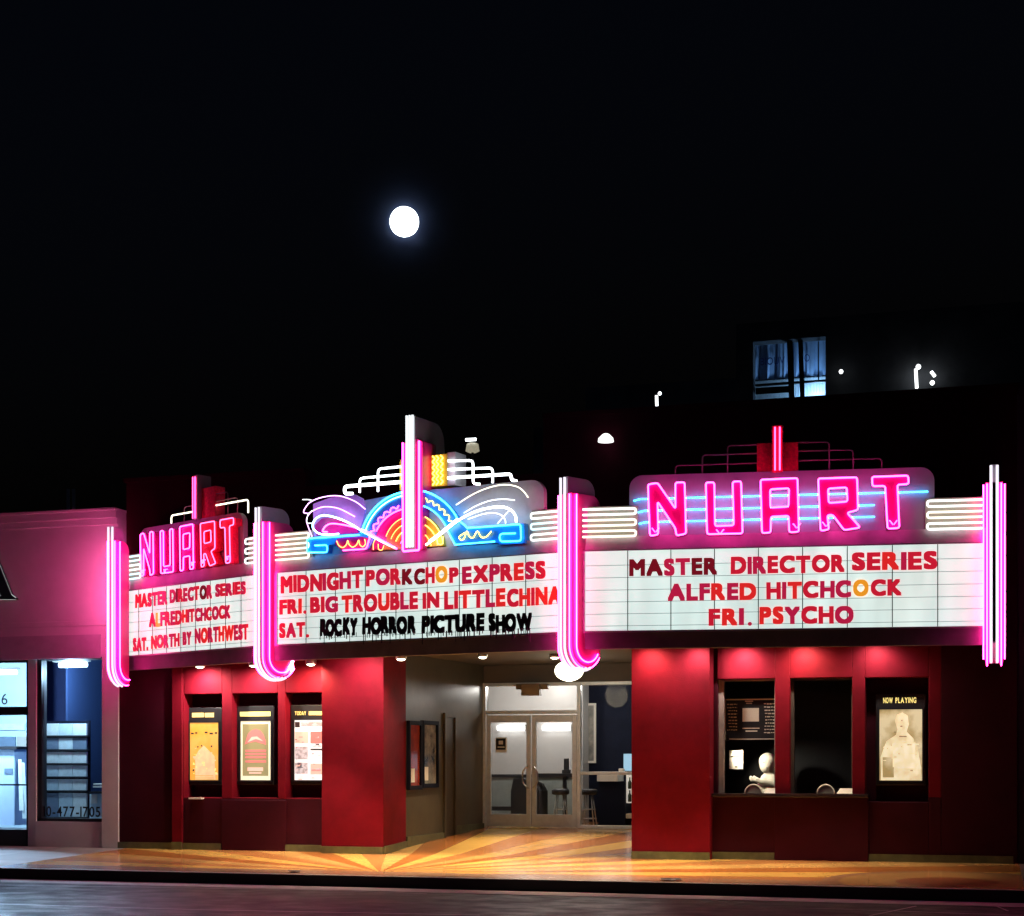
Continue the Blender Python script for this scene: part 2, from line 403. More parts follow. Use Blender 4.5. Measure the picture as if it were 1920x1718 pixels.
def slabs(name, c1, c2, sx, sy):
    m = mat(name, c1, .6, col2=c2, vscale=1.5, bump=.25, bscale=60); nt = m.node_tree; b = nt.nodes['Principled BSDF']
    tc = nt.nodes.new('ShaderNodeTexCoord'); br = nt.nodes.new('ShaderNodeTexBrick'); br.offset = 0
    br.inputs['Scale'].default_value = 1; br.inputs['Brick Width'].default_value = sx; br.inputs['Row Height'].default_value = sy; br.inputs['Mortar Size'].default_value = .012
    br.inputs['Color1'].default_value = (1, 1, 1, 1); br.inputs['Color2'].default_value = (.62, .6, .6, 1); br.inputs['Mortar'].default_value = (.2, .2, .2, 1)
    nt.links.new(tc.outputs['Object'], br.inputs['Vector'])
    src = b.inputs['Base Color'].links[0].from_socket
    mu = nt.nodes.new('ShaderNodeMix'); mu.data_type = 'RGBA'; mu.blend_type = 'MULTIPLY'; mu.inputs[0].default_value = 1
    nt.links.new(src, mu.inputs[6]); nt.links.new(br.outputs[0], mu.inputs[7]); nt.links.new(mu.outputs[2], b.inputs['Base Color']); return m
sheet('pavement', -70, -15.75, [KY + .16, -2, 0, 8], slabs('sidewalk_concrete', (.34, .32, .33), (.26, .24, .25), 1.9, 1.45), nx=6)
sheet('footpath', .42, 70, [KY + .16, -2, 0, 8], slabs('brown_pavers', (.21, .13, .12), (.15, .09, .085), 1.2, .9), nx=6)
M['grille'] = mat('worn_stain', (.10, .05, .03), .6)
for (px, py, a) in ((1258, 1649, .16), (552, 1634, .10)):
    p = atz(px, py, -.075); mb = MB()
    mb.lathe((p.x, p.y, p.z + .002), [(a, 0), (a * .9, .012), (a * .3, .016)], 14)
    tag(obj('drain_cover', mb, M['darkmetal']), 'small dark oval drain cover in front of the ' + ('right red pillar' if px > 900 else 'lit poster cases'), 'drain cover')

# ------------------------------------------------------------------ theatre building
FW = Frame((0, 0), (1, 0))
X = lambda px, Y=0: at(px, 1400, Y).x
Z = lambda px, py, Y=0: at(px, py, Y).z
XL, XR = X(222), X(1908)
SOF = 3.66
th = thing('movie_theatre', 'red fronted movie theatre with a neon marquee and recessed lobby entrance', 'theatre', (-8, 0, 0))
wl = MB()
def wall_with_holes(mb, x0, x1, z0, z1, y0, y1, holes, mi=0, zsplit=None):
    """a wall slab cut by rectangular openings (sorted, not overlapping); below zsplit the colour is darkened for fading lamp light"""
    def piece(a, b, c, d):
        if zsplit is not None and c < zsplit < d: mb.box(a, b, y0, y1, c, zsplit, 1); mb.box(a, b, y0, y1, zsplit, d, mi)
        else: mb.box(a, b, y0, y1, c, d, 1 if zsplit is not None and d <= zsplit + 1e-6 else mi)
    x = x0
    for (a, b, c, d) in holes:
        if a > x: piece(x, a, z0, z1)
        piece(a, b, z0, c); piece(a, b, d, z1); x = b
    if x < x1: piece(x, x1, z0, z1)
# left bay with the three poster recesses
zt, zb = Z(470, 1300), Z(470, 1496)
holes = [(X(345), X(416), zb, zt), (X(435), X(521), zb, zt), (X(535), X(606), zb, zt)]
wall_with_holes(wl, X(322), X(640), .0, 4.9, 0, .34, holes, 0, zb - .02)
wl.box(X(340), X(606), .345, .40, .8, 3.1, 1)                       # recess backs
wl.box(XL, X(322), .03, .5, 0, 4.9, 1)                              # dark end wall
wl.box(X(322, -.06), X(341, -.06), -.06, 0, 0, SOF - .004, 0)       # pilaster
wl.box(X(415, -.03), X(536, -.03), -.03, 0, -.01, Z(470, 1500), 1)  # low projecting bay
# left pillar with its chamfer
pa, pb, pc = (X(603, -.32), -.32), (X(719, -.32), -.32), (X(761, .95), .95)
def poly_wall(mb, pts, z0, z1, mi=0):
    n = len(pts)
    mb.add([(x, y, z0) for x, y in pts] + [(x, y, z1) for x, y in pts], [tuple(range(n - 1, -1, -1)), tuple(range(n, 2 * n))] + [(i, (i + 1) % n, n + (i + 1) % n, n + i) for i in range(n)], mi)
poly_wall(wl, [pa, pb, pc, (X(761, .95) - .05, 1.2), (pa[0], 1.2)], -.02, SOF - .004, 0)
# right pillar
poly_wall(wl, [(X(1184, -.32), -.32), (X(1331, -.32), -.32), (X(1331, -.32), .6), (X(1184, -.32), .6)], -.03, SOF - .004, 0)
wl.box(X(1331, -.32) + .001, X(1345), .05, .6, 0, 4.9, 1)
# ticket booth wall
zs, zh = Z(1460, 1488), Z(1460, 1272)
holes = [(X(1345), X(1453), zs, zh), (X(1481), X(1598), zs, zh), (X(1622), X(1741), Z(1680, 1504), Z(1680, 1270))]
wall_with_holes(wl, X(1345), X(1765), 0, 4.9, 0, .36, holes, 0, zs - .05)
wl.box(X(1765), XR, 0, .5, 0, 4.9, 1)
wl.box(X(1615), X(1750), .365, .42, .8, 3.2, 1)
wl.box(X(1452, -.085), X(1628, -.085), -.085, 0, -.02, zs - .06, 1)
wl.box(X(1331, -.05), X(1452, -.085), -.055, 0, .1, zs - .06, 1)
wl.box(XR - .25, XR, .5, 12, 0, 4.9, 1)
wl.box(XL, XL + .3, .5, 12, 0, 4.9, 1)
obj('wall', wl, [M['red'], M['redshade']], th, bevel=.02)
up = MB()
up.box(XL, X(560), .3, .7, 4.9, 7.0); up.box(X(560), X(1010), .3, .7, 4.9, 6.75); up.box(X(1010), XR + .0, .3, .7, 4.9, 7.72)
up.box(XL - .04, X(560), .24, .76, 7.0, 7.08); up.box(X(1010), XR + .04, .24, .76, 7.72, 7.8)
obj('parapet', up, M['upper'], th)
# plinth strips
def strip(p0, p1, Y, h=.12, t=.03):
    pl = MB(); pl.box(X(p0, Y), X(p1, Y), Y - t, Y + .0, -.03, h); obj('plinth', pl, M['plinth'], th)
strip(322, 342, -.062, .14); strip(342, 415, -.001); strip(536, 603, -.001); strip(603, 719, -.321); strip(1184, 1331, -.321)
strip(1331, 1452, -.056); strip(1628, 1760, -.001); strip(1760, 1900, -.001); strip(222, 322, .029)
a, b = Vector((pb[0], pb[1], 0)), Vector((pc[0], pc[1], 0)); d = (b - a).normalized(); n = Vector((d.y, -d.x, 0)) * .03
pl = MB(); pl.hexa([a + n, b + n, b, a, a + n + Vector((0, 0, .13)), b + n + Vector((0, 0, .17)), b + Vector((0, 0, .17)), a + Vector((0, 0, .13))])
obj('plinth', pl, M['plinth'], th)
# vestibule
VA, VB = (X(761, .95), .95), (X(906, 5.0), 5.0)
FV = Frame(VA, VB)
ve = MB(); ve.fbox(FV, .002, FV.len + .3, -.05, SOF, -.25, 0)
obj('vestibule_wall', ve, M['beige'], th)
ve = MB(); ve.fbox(FV, .0, FV.u(832) , .03, .25, 0, .035); ve.fbox(FV, FV.u(852), FV.len, .1, .36, 0, .035)
obj('baseboard', ve, M['plinth'], th)
dr = MB(); u0, u1 = FV.u(833), FV.u(850); zt_ = FV.z(840, 1345)
dr.fbox(FV, u0, u1, .2, zt_, .0, .012, 0)
dr.fbox(FV, u0 - .07, u0, .1, zt_ + .08, 0, .05, 1); dr.fbox(FV, u1, u1 + .07, .2, zt_ + .08, 0, .05, 1); dr.fbox(FV, u0, u1, zt_, zt_ + .08, 0, .05, 1)
obj('side_door', dr, [mat('dark_brown_door', (.035, .026, .015), .5, var=.2), M['beige']], th)
ce = MB(); ce.box(X(1184, -.32) + .7, XR - .3, .5, 5.2, 3.9, 4.0); ce.box(X(761, .95) - .6, -4.0, .0, 5.2, SOF + .005, SOF + .1)
obj('vestibule_ceiling', ce, M['ceil'], th)
rv = MB(); rv.box(X(1184, -.32) + .02, X(1184, -.32) + .28, .6, 5.0, 0, SOF); obj('vestibule_side_wall', rv, M['beige'], th)
# ---- entrance doors, Y = 5
FD = Frame((0, 5.0), (1, 5.0)); zf = .27
DX = lambda px: FD.u(px)
trz = FD.z(1000, 1280); dtz = FD.z(1000, 1339)
hd = MB(); hd.fbox(FD, DX(895), DX(1300), trz, SOF + .002, -.2, 0)
obj('door_header', hd, M['ceil'], th)
fr = MB()
for a, b in ((905, 911), (1082, 1089), (1196, 1202)): fr.fbox(FD, DX(a), DX(b), zf, trz, -.10, .03)
fr.fbox(FD, DX(911), DX(1082), trz - .07, trz, -.1, .025); fr.fbox(FD, DX(911), DX(1082), dtz - .0, dtz + .075, -.1, .025)
fr.fbox(FD, DX(1089), DX(1196), trz - .07, trz, -.1, .025); fr.fbox(FD, DX(1089), DX(1196), zf, zf + .07, -.1, .025)
fr.fbox(FD, DX(1089), DX(1196), FD.z(1130, 1453), FD.z(1130, 1447), -.1, .025)
ef = obj('entrance_frame', fr, M['alu'], th, bevel=.008)
g = MB(); g.fbox(FD, DX(911), DX(1082), dtz + .075, trz - .07, -.045, -.04); g.fbox(FD, DX(1089), DX(1196), zf + .07, trz - .07, -.045, -.04)
obj('pane', g, M['glass'], ef)
for k, (a, b) in enumerate(((912, 995), (997, 1081))):
    d = MB(); ua, ub = DX(a), DX(b); t = .095; zb_ = zf + .02; zt2 = dtz - .02; zk = FD.z(1000, 1527)
    d.fbox(FD, ua, ua + t, zb_, zt2, -.06, 0); d.fbox(FD, ub - t, ub, zb_, zt2, -.06, 0)
    d.fbox(FD, ua + t, ub - t, zt2 - .15, zt2, -.06, -.002); d.fbox(FD, ua + t, ub - t, zb_, zk, -.06, -.002)
    do = obj('door', d, M['alu'], th, bevel=.006)
    g = MB(); g.fbox(FD, ua + t, ub - t, zk, zt2 - .15, -.034, -.028); obj('pane', g, M['glass'], do)
    h = MB(); ux = ub - .05 if k == 0 else ua + .05; s = -1 if k == 0 else 1
    za, zc = FD.z(1000, 1477), FD.z(1000, 1437)
    h.tube(rnd([FD.P(ux, za, .0), FD.P(ux, za, .09), FD.P(ux + s * .10, (za + zc) / 2 - .12, .09), FD.P(ux + s * .10, (za + zc) / 2 + .12, .09), FD.P(ux, zc, .09), FD.P(ux, zc, 0)], .06), .016)
    obj('handle', h, M['steel'], do, shade=True)
cl = MB(); cl.fbox(FD, DX(982), DX(1016), FD.z(1000, 1305), FD.z(1000, 1283), .026, .2); cl.fbox(FD, DX(970), DX(982), FD.z(1000, 1293), FD.z(1000, 1283), .026, .12); cl.fbox(FD, DX(1016), DX(1030), FD.z(1000, 1293), FD.z(1000, 1283), .026, .12)
tag(obj('junction_box', cl, mat('brown_metal_box', (.16, .11, .06), .5, var=.2), bevel=.008), 'brown metal box with side lugs fixed above the glass double doors', 'metal box')
# door notice
nt_ = thing('door_notice', 'small black and white notice taped inside the left glass door', 'notice', FD.pt(939, 1395, -.02))
q = MB(); q.pbox(FD, 929, 950, 1383, 1411, -.027, -.020); obj('sheet', q, M['paper'], nt_)
q = MB(); q.pbox(FD, 930, 948, 1385, 1406, -.0195, -.017); obj('print', q, M['black'], nt_)
q = MB(); q.pbox(FD, 935, 943, 1389, 1396, -.0165, -.015); q.pbox(FD, 933, 946, 1400, 1402, -.0165, -.015); obj('emblem', q, M['paper'], nt_)

# ---- lobby behind the doors
lb = MB(); LX0, LX1 = X(880, 5), X(1230, 5) + 2.5
M['lobbywall'] = mat('lobby_paint', (.50, .50, .50), .35, var=.06, vscale=2)
M['lobbyblue'] = mat('navy_paint', (.006, .008, .018), .7, spec=.08, var=.2)
M['lobbyfloor'] = mat('lobby_tile', (.12, .11, .10), .3, var=.2)
M['lobbyceil'] = mat('lobby_ceiling', (.5, .47, .42), .8)
xm = X(1084, 8.0)
lb.box(LX0 - 2, xm, 8.0, 8.2, 1.36, 3.6, 0); lb.box(xm, LX1, 8.6, 8.8, .27, 3.6, 1); lb.box(xm - .02, xm + .1, 8.0, 8.6, .27, 3.6, 0)
lb.box(LX0 - 2, xm, 8.02, 8.2, .27, 1.3, 3); lb.box(LX0 - 2, xm, 7.97, 8.2, 1.3, 1.36, 4)
lb.box(LX0 - 2.1, LX0 - 2, 5.2, 8.2, .27, 3.6, 0); lb.box(LX1, LX1 + .1, 5.1, 8.8, .27, 3.6, 1)
lb.box(LX0 - 2, LX1, 5.2, 8.8, 3.6, 3.65, 2); lb.box(LX0 - 2.1, DX(904), 4.99, 5.2, .27, 3.65, 0)
obj('lobby_wall', lb, [M['lobbywall'], M['lobbyblue'], M['lobbyceil'], mat('grey_green_wainscot', (.23, .26, .25), .5, var=.15), M['dark']], th)
FB = Frame((0, 7.4), (1, 7.4))
# bench and draped box
bn = thing('lobby_bench', 'low dark bench against the lobby wall behind the left door', 'bench', FB.pt(945, 1530))
q = MB(); q.fbox(FB, FB.u(900), FB.u(985), .55, .64, -.3, .1); obj('seat', q, M['dark'], bn)
for px in (905, 975):
    q = MB(); q.fbox(FB, FB.u(px), FB.u(px + 6), .27, .55, -.25, .05); obj('leg', q, M['darkmetal'], bn)
q = MB(); u0, u1 = FB.u(965, .3), FB.u(1018, .3)
q.prism(FB, [[(u0, .28), (u1, .28), (u1, 1.0), (u1 - .1, 1.16), (u1 - .42, 1.3), (u0 + .06, 1.28), (u0, 1.0)]], -.1, .6)
tag(obj('upholstered_chair', q, mat('black_upholstery', (.015, .015, .02), .8), bevel=.05), 'bulky black covered chair seen through the lobby doors', 'chair')
M['cupglass'] = mat('bottle_glass', (.03, .05, .03), .2)
def stool(px, Y, label, sm, lm):
    F = Frame((0, Y), (1, Y)); p = F.pt(px, 1530); p.z = .27
    t = thing('bar_stool', label, 'stool', p, 'bar stools in the lobby')
    q = MB(); q.lathe((p.x, p.y, .27), [(.15, .66), (.19, .68), (.19, .76), (.16, .79), (.02, .795)], 18); obj('seat', q, sm, t, True)
    for k in range(4):
        a = R(45 + 90 * k); q = MB(); q.tube([(p.x + .1 * math.cos(a), p.y + .1 * math.sin(a), .93), (p.x + .2 * math.cos(a), p.y + .2 * math.sin(a), .27)], .014); obj('leg', q, lm, t, True)
    for zz, rr in ((.35, .165), (.55, .14)):
        q = MB(); q.tube([(p.x + rr * math.cos(R(15 * k)), p.y + rr * math.sin(R(15 * k)), .27 + zz - .2) for k in range(24)], .011, closed=True); obj('foot_ring', q, M['steel'], t, True)
    return t
stool(1051, 6.6, 'black topped bar stool with steel legs seen through the right glass door', M['dark'], M['steel'])
stool(1104, 6.6, 'dark bar stool with pale rungs seen through the sidelight left of the counter', M['dark'], M['steel'])
# tall table behind the stool, napkin holder
FT = Frame((0, 7.2), (1, 7.2))
t = thing('bar_table', 'narrow black topped bar table behind the lobby stool', 'table', FT.pt(1060, 1530))
q = MB(); q.fbox(FT, FT.u(1003), FT.u(1078), 1.33, 1.39, -.25, .25); obj('tabletop', q, M['dark'], t)
q = MB(); q.fbox(FT, FT.u(1056), FT.u(1062), .27, 1.33, -.05, .05); obj('leg', q, M['darkmetal'], t)
q = MB(); q.fbox(FT, FT.u(1058), FT.u(1066), 1.392, 1.72, -.05, .05); q.fbox(FT, FT.u(1056), FT.u(1072), 1.392, 1.47, .055, .12)
tag(obj('card_reader', q, M['black'], bevel=.01), 'black upright card stand on the lobby bar table', 'stand')
# framed poster in sidelight
FP = Frame((0, 8.58), (1, 8.58))
t = thing('framed_poster', 'tall dark poster in a white frame on the navy lobby wall', 'poster', FP.pt(1100, 1380))
q = MB(); u0, u1, z0, z1 = FP.u(1078), FP.u(1118), FP.z(1100, 1431), FP.z(1100, 1319)
q.fbox(FP, u0, u1, z0, z0 + .05, 0, .04); q.fbox(FP, u0, u1, z1 - .05, z1, 0, .04); q.fbox(FP, u0, u0 + .05, z0 + .05, z1 - .05, 0, .04); q.fbox(FP, u1 - .05, u1, z0 + .05, z1 - .05, 0, .04); obj('frame', q, M['paper'], t)
q = MB(); q.fbox(FP, u0 + .05, u1 - .05, z0 + .05, z1 - .05, 0, .015); obj('print', q, mat('poster_print', (.03, .05, .06), .4, col2=(.45, .42, .36), vscale=3.2), t)
# concession counter
FC = Frame((0, 6.9), (1, 6.9))
t = thing('snack_counter', 'dark snack counter with a white top at the right of the lobby', 'counter', FC.pt(1150, 1540))
q = MB(); q.fbox(FC, FC.u(1122), FC.u(1172), .27, 1.22, -.6, 0); obj('cabinet', q, M['lobbyblue'], t)
q = MB(); q.fbox(FC, FC.u(1120), FC.u(1158), 1.222, 1.36, -.6, .03); obj('counter_top', q, M['paper'], t)
q = MB(); q.fbox(FC, FC.u(1172) + .004, FC.u(1230), .75, 1.38, -.5, -.1); obj('display_case', q, mat('white_case', (.75, .74, .7), .5, emit=(1, .95, .85), es=.35), t)
q = MB(); q.fbox(FC, FC.u(1172) + .004, FC.u(1230), .42, .52, -.5, -.06); obj('shelf', q, M['paper'], t)
for i, zz in enumerate((.78, 1.06)):
    p = FC.P(FC.u(1180), zz, -.04); q = MB(); q.lathe(p, [(.035, 0), (.04, .02), (.04, .14), (.016, .19), (.016, .25)], 12)
    tag(obj('bottle', q, M['cupglass'], shade=True), 'dark bottle on the %s shelf of the lit snack case' % ('lower', 'upper')[i], 'bottle')
q = MB(); q.fbox(FC, FC.u(1164), FC.u(1200), 1.45, 1.82, -.3, -.27)
t = thing('monitor', 'pale blue lit monitor on the snack counter', 'monitor', FC.pt(1180, 1440)); obj('screen', q, mat('monitor_screen', (.1, .1, .1), .4, emit=(.35, .65, .85), es=.8), t)
q = MB(); q.fbox(FC, FC.u(1172), FC.u(1182), 1.385, 1.45, -.29, -.24); obj('stand', q, M['dark'], t)
q = MB(); q.fbox(FC, FC.u(1158), FC.u(1168), 1.385, 1.50, -.2, -.1); tag(obj('napkin_box', q, M['paper'], bevel=.01), 'small white box on the counter beside the monitor', 'box')
# lobby light fittings
for (px, pw, n_) in ((960, 95, 'left'), (1045, 95, 'right')):
    p = at(px, 1365, 7.98); t = thing('wall_light', 'horizontal tube light on the lobby wall behind the %s glass door' % n_, 'wall light', p, 'lobby wall lights')
    q = MB(); q.box(p.x - .33, p.x + .33, 7.9, 7.97, p.z - .05, p.z + .05); obj('diffuser', q, mat('tube_diffuser', (.8, .8, .8), .4, emit=(1, .97, .92), es=5.0), t)
    q = MB(); q.box(p.x + .33, p.x + .39, 7.9, 7.97, p.z - .07, p.z + .07); obj('end_cap', q, M['steel'], t)
pdx = X(1040, 6.6)
for lx, ly, pw in ((X(990, 6.6), 6.5, 75), (X(1140, 6.8), 6.6, 80)):
    t = thing('ceiling_light', 'round lobby ceiling light %s' % ('over the double doors' if lx < X(1080, 6.7) else 'over the snack counter'), 'ceiling light', (lx, ly, 3.6), 'lobby ceiling lights')
    q = MB(); q.lathe((lx, ly, 3.56), [(.05, -.02), (.16, 0), (.17, .035)], 16); obj('diffuser', q, mat('ceiling_diffuser', (.8, .8, .8), .4, emit=(1, .9, .75), es=3), t)
    lamp('lobby_lamp', 'POINT', (lx, ly, 3.35), pw, (1, .95, .88), .15, parent=t)

# ------------------------------------------------------------------ marquee canopy
A_, B_, C_, D_ = (-15.9, .0), (-11.92, -1.93), (-6.17, -3.2), (.12, -2.36)
FL, FC_, FR = Frame(A_, B_), Frame(B_, C_), Frame(C_, D_)
ZLIP, ZB0, ZB1, ZS0 = 3.37, 3.645, 4.865, 5.09
mq = thing('marquee_canopy', 'three sided grey metal marquee canopy over the theatre entrance', 'canopy', (-8, -1.5, ZLIP))
q = MB()
for F in (FL, FC_, FR):
    q.fbox(F, .0, F.len, ZLIP, ZB0, -.10, .0)
obj_ledge = MB()
for F in (FL, FC_, FR):
    # sloping ledge above the letter board
    obj_ledge.add([F.P(0, ZB1, .0), F.P(F.len, ZB1, .0), F.P(F.len, ZS0 + .005, -.03), F.P(0, ZS0 + .005, -.03), F.P(0, ZB1, -.3), F.P(F.len, ZB1, -.3), F.P(F.len, ZS0 + .005, -.3), F.P(0, ZS0 + .005, -.3)],
          [(0, 1, 2, 3), (3, 2, 6, 7), (7, 6, 5, 4), (4, 5, 1, 0), (0, 3, 7, 4), (1, 5, 6, 2)])
obj('ledge', obj_ledge, M['ledge'], mq)
q.box(D_[0] - .02, D_[0] + .06, D_[1], 0, ZLIP, 5.0)
obj('fascia', q, M['fascia'], mq)
q = MB(); pts = [(A_[0], .3), A_, B_, C_, D_, (D_[0], .3)]
ins = [(A_[0] + .1, .3), (A_[0] + .15, .06), (B_[0] + .03, B_[1] + .12), (C_[0], C_[1] + .13), (D_[0] - .05, D_[1] + .12), (D_[0] - .05, .3)]
q.add([(x, y, SOF) for x, y in ins], [tuple(range(len(ins)))])
obj('soffit', q, M['soffit'], mq)
q = MB(); q.add([(x, y, 5.0) for x, y in ins], [tuple(range(len(ins) - 1, -1, -1))]); obj('roof', q, M['darkmetal'], mq)

# ---- letter boards
def letter_board(F, name_label, p0, p1, rows, ncol, extra=None):
    u0, u1 = F.u(p0), F.u(p1); t = thing('letter_board', name_label, 'marquee sign', F.P((u0 + u1) / 2, ZB0), 'marquee letter boards')
    q = MB(); q.fbox(F, u0, u1, ZB0, ZB1, -.09, .002); obj('lit_panel', q, M['board'], t)
    q = MB()
    nrow = 7; wd = .0045
    zs_ = [ZB0 + (ZB1 - ZB0) * k for k in (.06, .21, .36, .51, .665, .82)]
    for z_ in zs_: q.fbox(F, u0 + .005, u1 - .005, z_ - wd, z_ + wd, .002, .012)
    obj('letter_rail', q, mat('grey_rail', (.25, .27, .27), .5, emit=(.3, .36, .36), es=.55), t)
    for k in range(1, ncol):
        q = MB(); uu = u0 + (u1 - u0) * k / ncol; q.fbox(F, uu - .007, uu + .007, ZB0 + .003, ZB1 - .003, .012, .0165)
        obj('panel_joint', q, M['dark'], t)
    q = MB(); q.fbox(F, u0 - .06, u1 + .06, ZB1, ZB1 + .018, -.09, .022); q.fbox(F, u0 - .06, u1 + .06, ZB0 - .03, ZB0, -.09, .03); q.fbox(F, u0 - .06, u0, ZB0, ZB1, -.09, .03); q.fbox(F, u1, u1 + .06, ZB0, ZB1, -.09, .03)
    obj('frame', q, M['sheet'], t)
    for words in rows:
        q = MB()
        for (txt, pa_, pb_, ya, yb, mis) in words:
            if txt == '.':
                ua, za = F.uz((pa_ + pb_) / 2, (ya + yb) / 2, .02); q.prism(F, [[(ua + .032 * math.cos(R(k)), za + .03 * math.sin(R(k))) for k in range(0, 360, 30)]], .0175, .03, mis[0]); continue
            ua, za = F.uz(pa_, ya, .02); ub, zb2 = F.uz(pb_, yb, .02); pm = (pa_ + pb_) / 2
            q.word(F, txt, ua, ub, F.z(pm, max(ya, yb), .02), F.z(pm, min(ya, yb), .02), .0175, .03, .0, mis, gap=.055, jit=.005, fat=.055)
        obj('lettering', q, LET, t)
    if extra: extra(F, t)
    return t
# colours: 0 red 1 crimson 2 dark 3 orange 4 scarlet 5 black
letter_board(FR, 'right letter board reading MASTER DIRECTOR SERIES ALFRED HITCHCOCK FRI. PSYCHO', 1097, 1844, [
    [('MASTER', 1180, 1345, 1046, 1079, [2, 2, 1, 1, 2, 2]), ('DIRECTOR', 1370, 1584, 1041, 1075, [0, 1, 1, 0, 0, 0, 0, 0]), ('SERIES', 1597, 1757, 1034, 1069, [0, 0, 4, 1, 0, 0])],
    [('ALFRED', 1252, 1418, 1093, 1126, [1, 1, 1, 4, 1, 4]), ('HITCHC', 1437, 1596, 1089, 1122, [0, 1, 4, 0, 1, 1]), ('O', 1599, 1628, 1086, 1118, [3]), ('CK', 1633, 1691, 1085, 1117, [0, 0])],
    [('FRI', 1329, 1395, 1140, 1173, [0, 4, 1]), ('.', 1402, 1410, 1167, 1173, [1]), ('PSYCHO', 1424, 1601, 1136, 1170, [4, 4, 1, 0, 0, 1])]], 9)
def drips(F, t):
    q = MB()
    for (txt, a, b, ya, yb) in (('ROCKY', 599, 670, 1163, 1189), ('HORROR', 680, 780, 1160, 1186), ('PICTURE', 791, 908, 1157, 1184), ('SHOW', 917, 998, 1154, 1181)):
        pm = (a + b) / 2; u0, u1 = F.u(a, .02), F.u(b, .02); z0, z1 = F.z(pm, yb + 3, .02), F.z(pm, ya - 5, .02)
        q.word(F, txt, u0, u1, z0, z1, .0175, .027, .0, 5, gap=.0, jit=.016, fat=.072)
        n = int((u1 - u0) / .055)
        for k in range(n):
            uu = u0 + (u1 - u0) * (k + .3 + .5 * random.random()) / n; h = random.choice((.03, .05, .07, .12, .15)) * random.uniform(.7, 1.2); ww = random.uniform(.006, .013)
            q.tube([F.P(uu, z0 + .04, .032), F.P(uu, z0 - h * .6, .032), F.P(uu, z0 - h, .032)], ww, 6, 5)
    obj('lettering', q, LET, t)
letter_board(FC_, 'centre letter board reading MIDNIGHT PORK CHOP EXPRESS and dripping ROCKY HORROR lettering', 521, 1051, [
    [('MIDNIGHT', 527, 681, 1074, 1108, [0, 0, 0, 0, 1, 0, 1, 0]), ('POR', 687, 752, 1066, 1098, [0, 1, 0]), ('K', 754, 774, 1066, 1097, [2]), ('C', 777, 797, 1065, 1096, [2]), ('H', 798, 815, 1063, 1095, [0]), ('O', 817, 839, 1061, 1093, [3]), ('P', 843, 860, 1063, 1093, [0]), ('EXPRESS', 867, 1023, 1056, 1090, [1, 0, 1, 0, 4, 1, 0])],
    [('FRI', 524, 566, 1123, 1152, [0, 0, 4]), ('.', 569, 575, 1145, 1151, [0]), ('BIG', 582, 634, 1118, 1149, [0, 0, 1]), ('TROUBLE', 641, 784, 1112, 1146, [4, 0, 0, 4, 0, 1, 0]), ('IN', 793, 824, 1110, 1141, [0, 0]), ('LITTLE', 833, 948, 1105, 1140, [0, 0, 4, 0, 1, 4]), ('CHINA', 951, 1052, 1101, 1136, [0, 4, 0, 4, 4])],
    [('SAT', 524, 572, 1167, 1196, [0, 1, 0]), ('.', 574, 580, 1190, 1195, [0])]], 9, drips)
letter_board(FL, 'left letter board reading MASTER DIRECTOR SERIES ALFRED HITCHCOCK SAT. NORTH BY NORTHWEST', 236, 483, [
    [('MASTER', 254, 314, 1110, 1137, [0, 0, 1, 1, 1, 1]), ('DIRECTOR', 319, 398, 1100, 1127, [1, 2, 0, 1, 1, 0, 2, 1]), ('SERIES', 404, 461, 1092, 1117, [1, 0, 1, 0, 0, 1])],
    [('ALFRED', 280, 341, 1146, 1174, [1, 3, 1, 0, 1, 0]), ('HITCHCOCK', 342, 432, 1138, 1164, [4, 1, 0, 1, 1, 0, 1, 0, 1])],
    [('SAT.', 250, 278, 1195, 1221, [1, 1, 1, 1]), ('NORTH', 284, 337, 1189, 1215, [4, 4, 1, 1, 0]), ('BY', 343, 359, 1184, 1210, [1, 1]), ('NORTHWEST', 366, 466, 1173, 1203, [1, 4, 1, 1, 4, 4, 1, 1, 0])]], 9)

# ---- tube banks
def bank(F, p0, p1, label, mats, end, pw=.0175):
    u0, u1 = F.u(p0, .04), F.u(p1, .04); t = thing('tube_bank', label, 'neon tubes', F.P((u0 + u1) / 2, 5.08), 'horizontal neon tube banks')
    q = MB(); q.fbox(F, u0 - .03, u1 + .03, 5.03, 5.56, -.2, -.05); obj('backing', q, M['bankback'], t, bevel=.01)
    zz = [5.085 + .084 * k for k in range(6)]
    for k in (0, 2, 4):
        q = MB(); z0, z1 = zz[k], zz[k + 1]
        if end == 'R': path = [F.P(u0, z0, .03), F.P(u1, z0, .03), F.P(u1, z1, .03), F.P(u0, z1, .03)]
        else: path = [F.P(u1, z0, .03), F.P(u0, z0, .03), F.P(u0, z1, .03), F.P(u1, z1, .03)]
        q.tube(rnd(path, .04), pw, 8); obj('neon_tube', q, M[mats[k // 2]], t, True)
bank(FL, 229, 262, 'blue white neon tubes beside the leftmost pylon', ('nbankice', 'nbank', 'nbankice'), 'R')
bank(FL, 459, 484, 'looped white neon tubes left of the second pylon', ('nbank', 'nbank', 'nbank'), 'L', .016)
bank(FC_, 516, 578, 'cream neon tubes right of the second pylon', ('nbankwarm', 'nbankwarm', 'nbankwarm'), 'R')
bank(FC_, 995, 1050, 'blue white neon tubes beside the sunburst sign', ('nbank', 'nbankice', 'nbank'), 'L')
bank(FR, 1092, 1192, 'warm white neon tubes left of the large NUART sign', ('nbankwarm', 'nbankwarm', 'nbank'), 'R')
bank(FR, 1739, 1842, 'white neon tubes right of the large NUART sign', ('nbank', 'nbankwarm', 'nbank'), 'L')

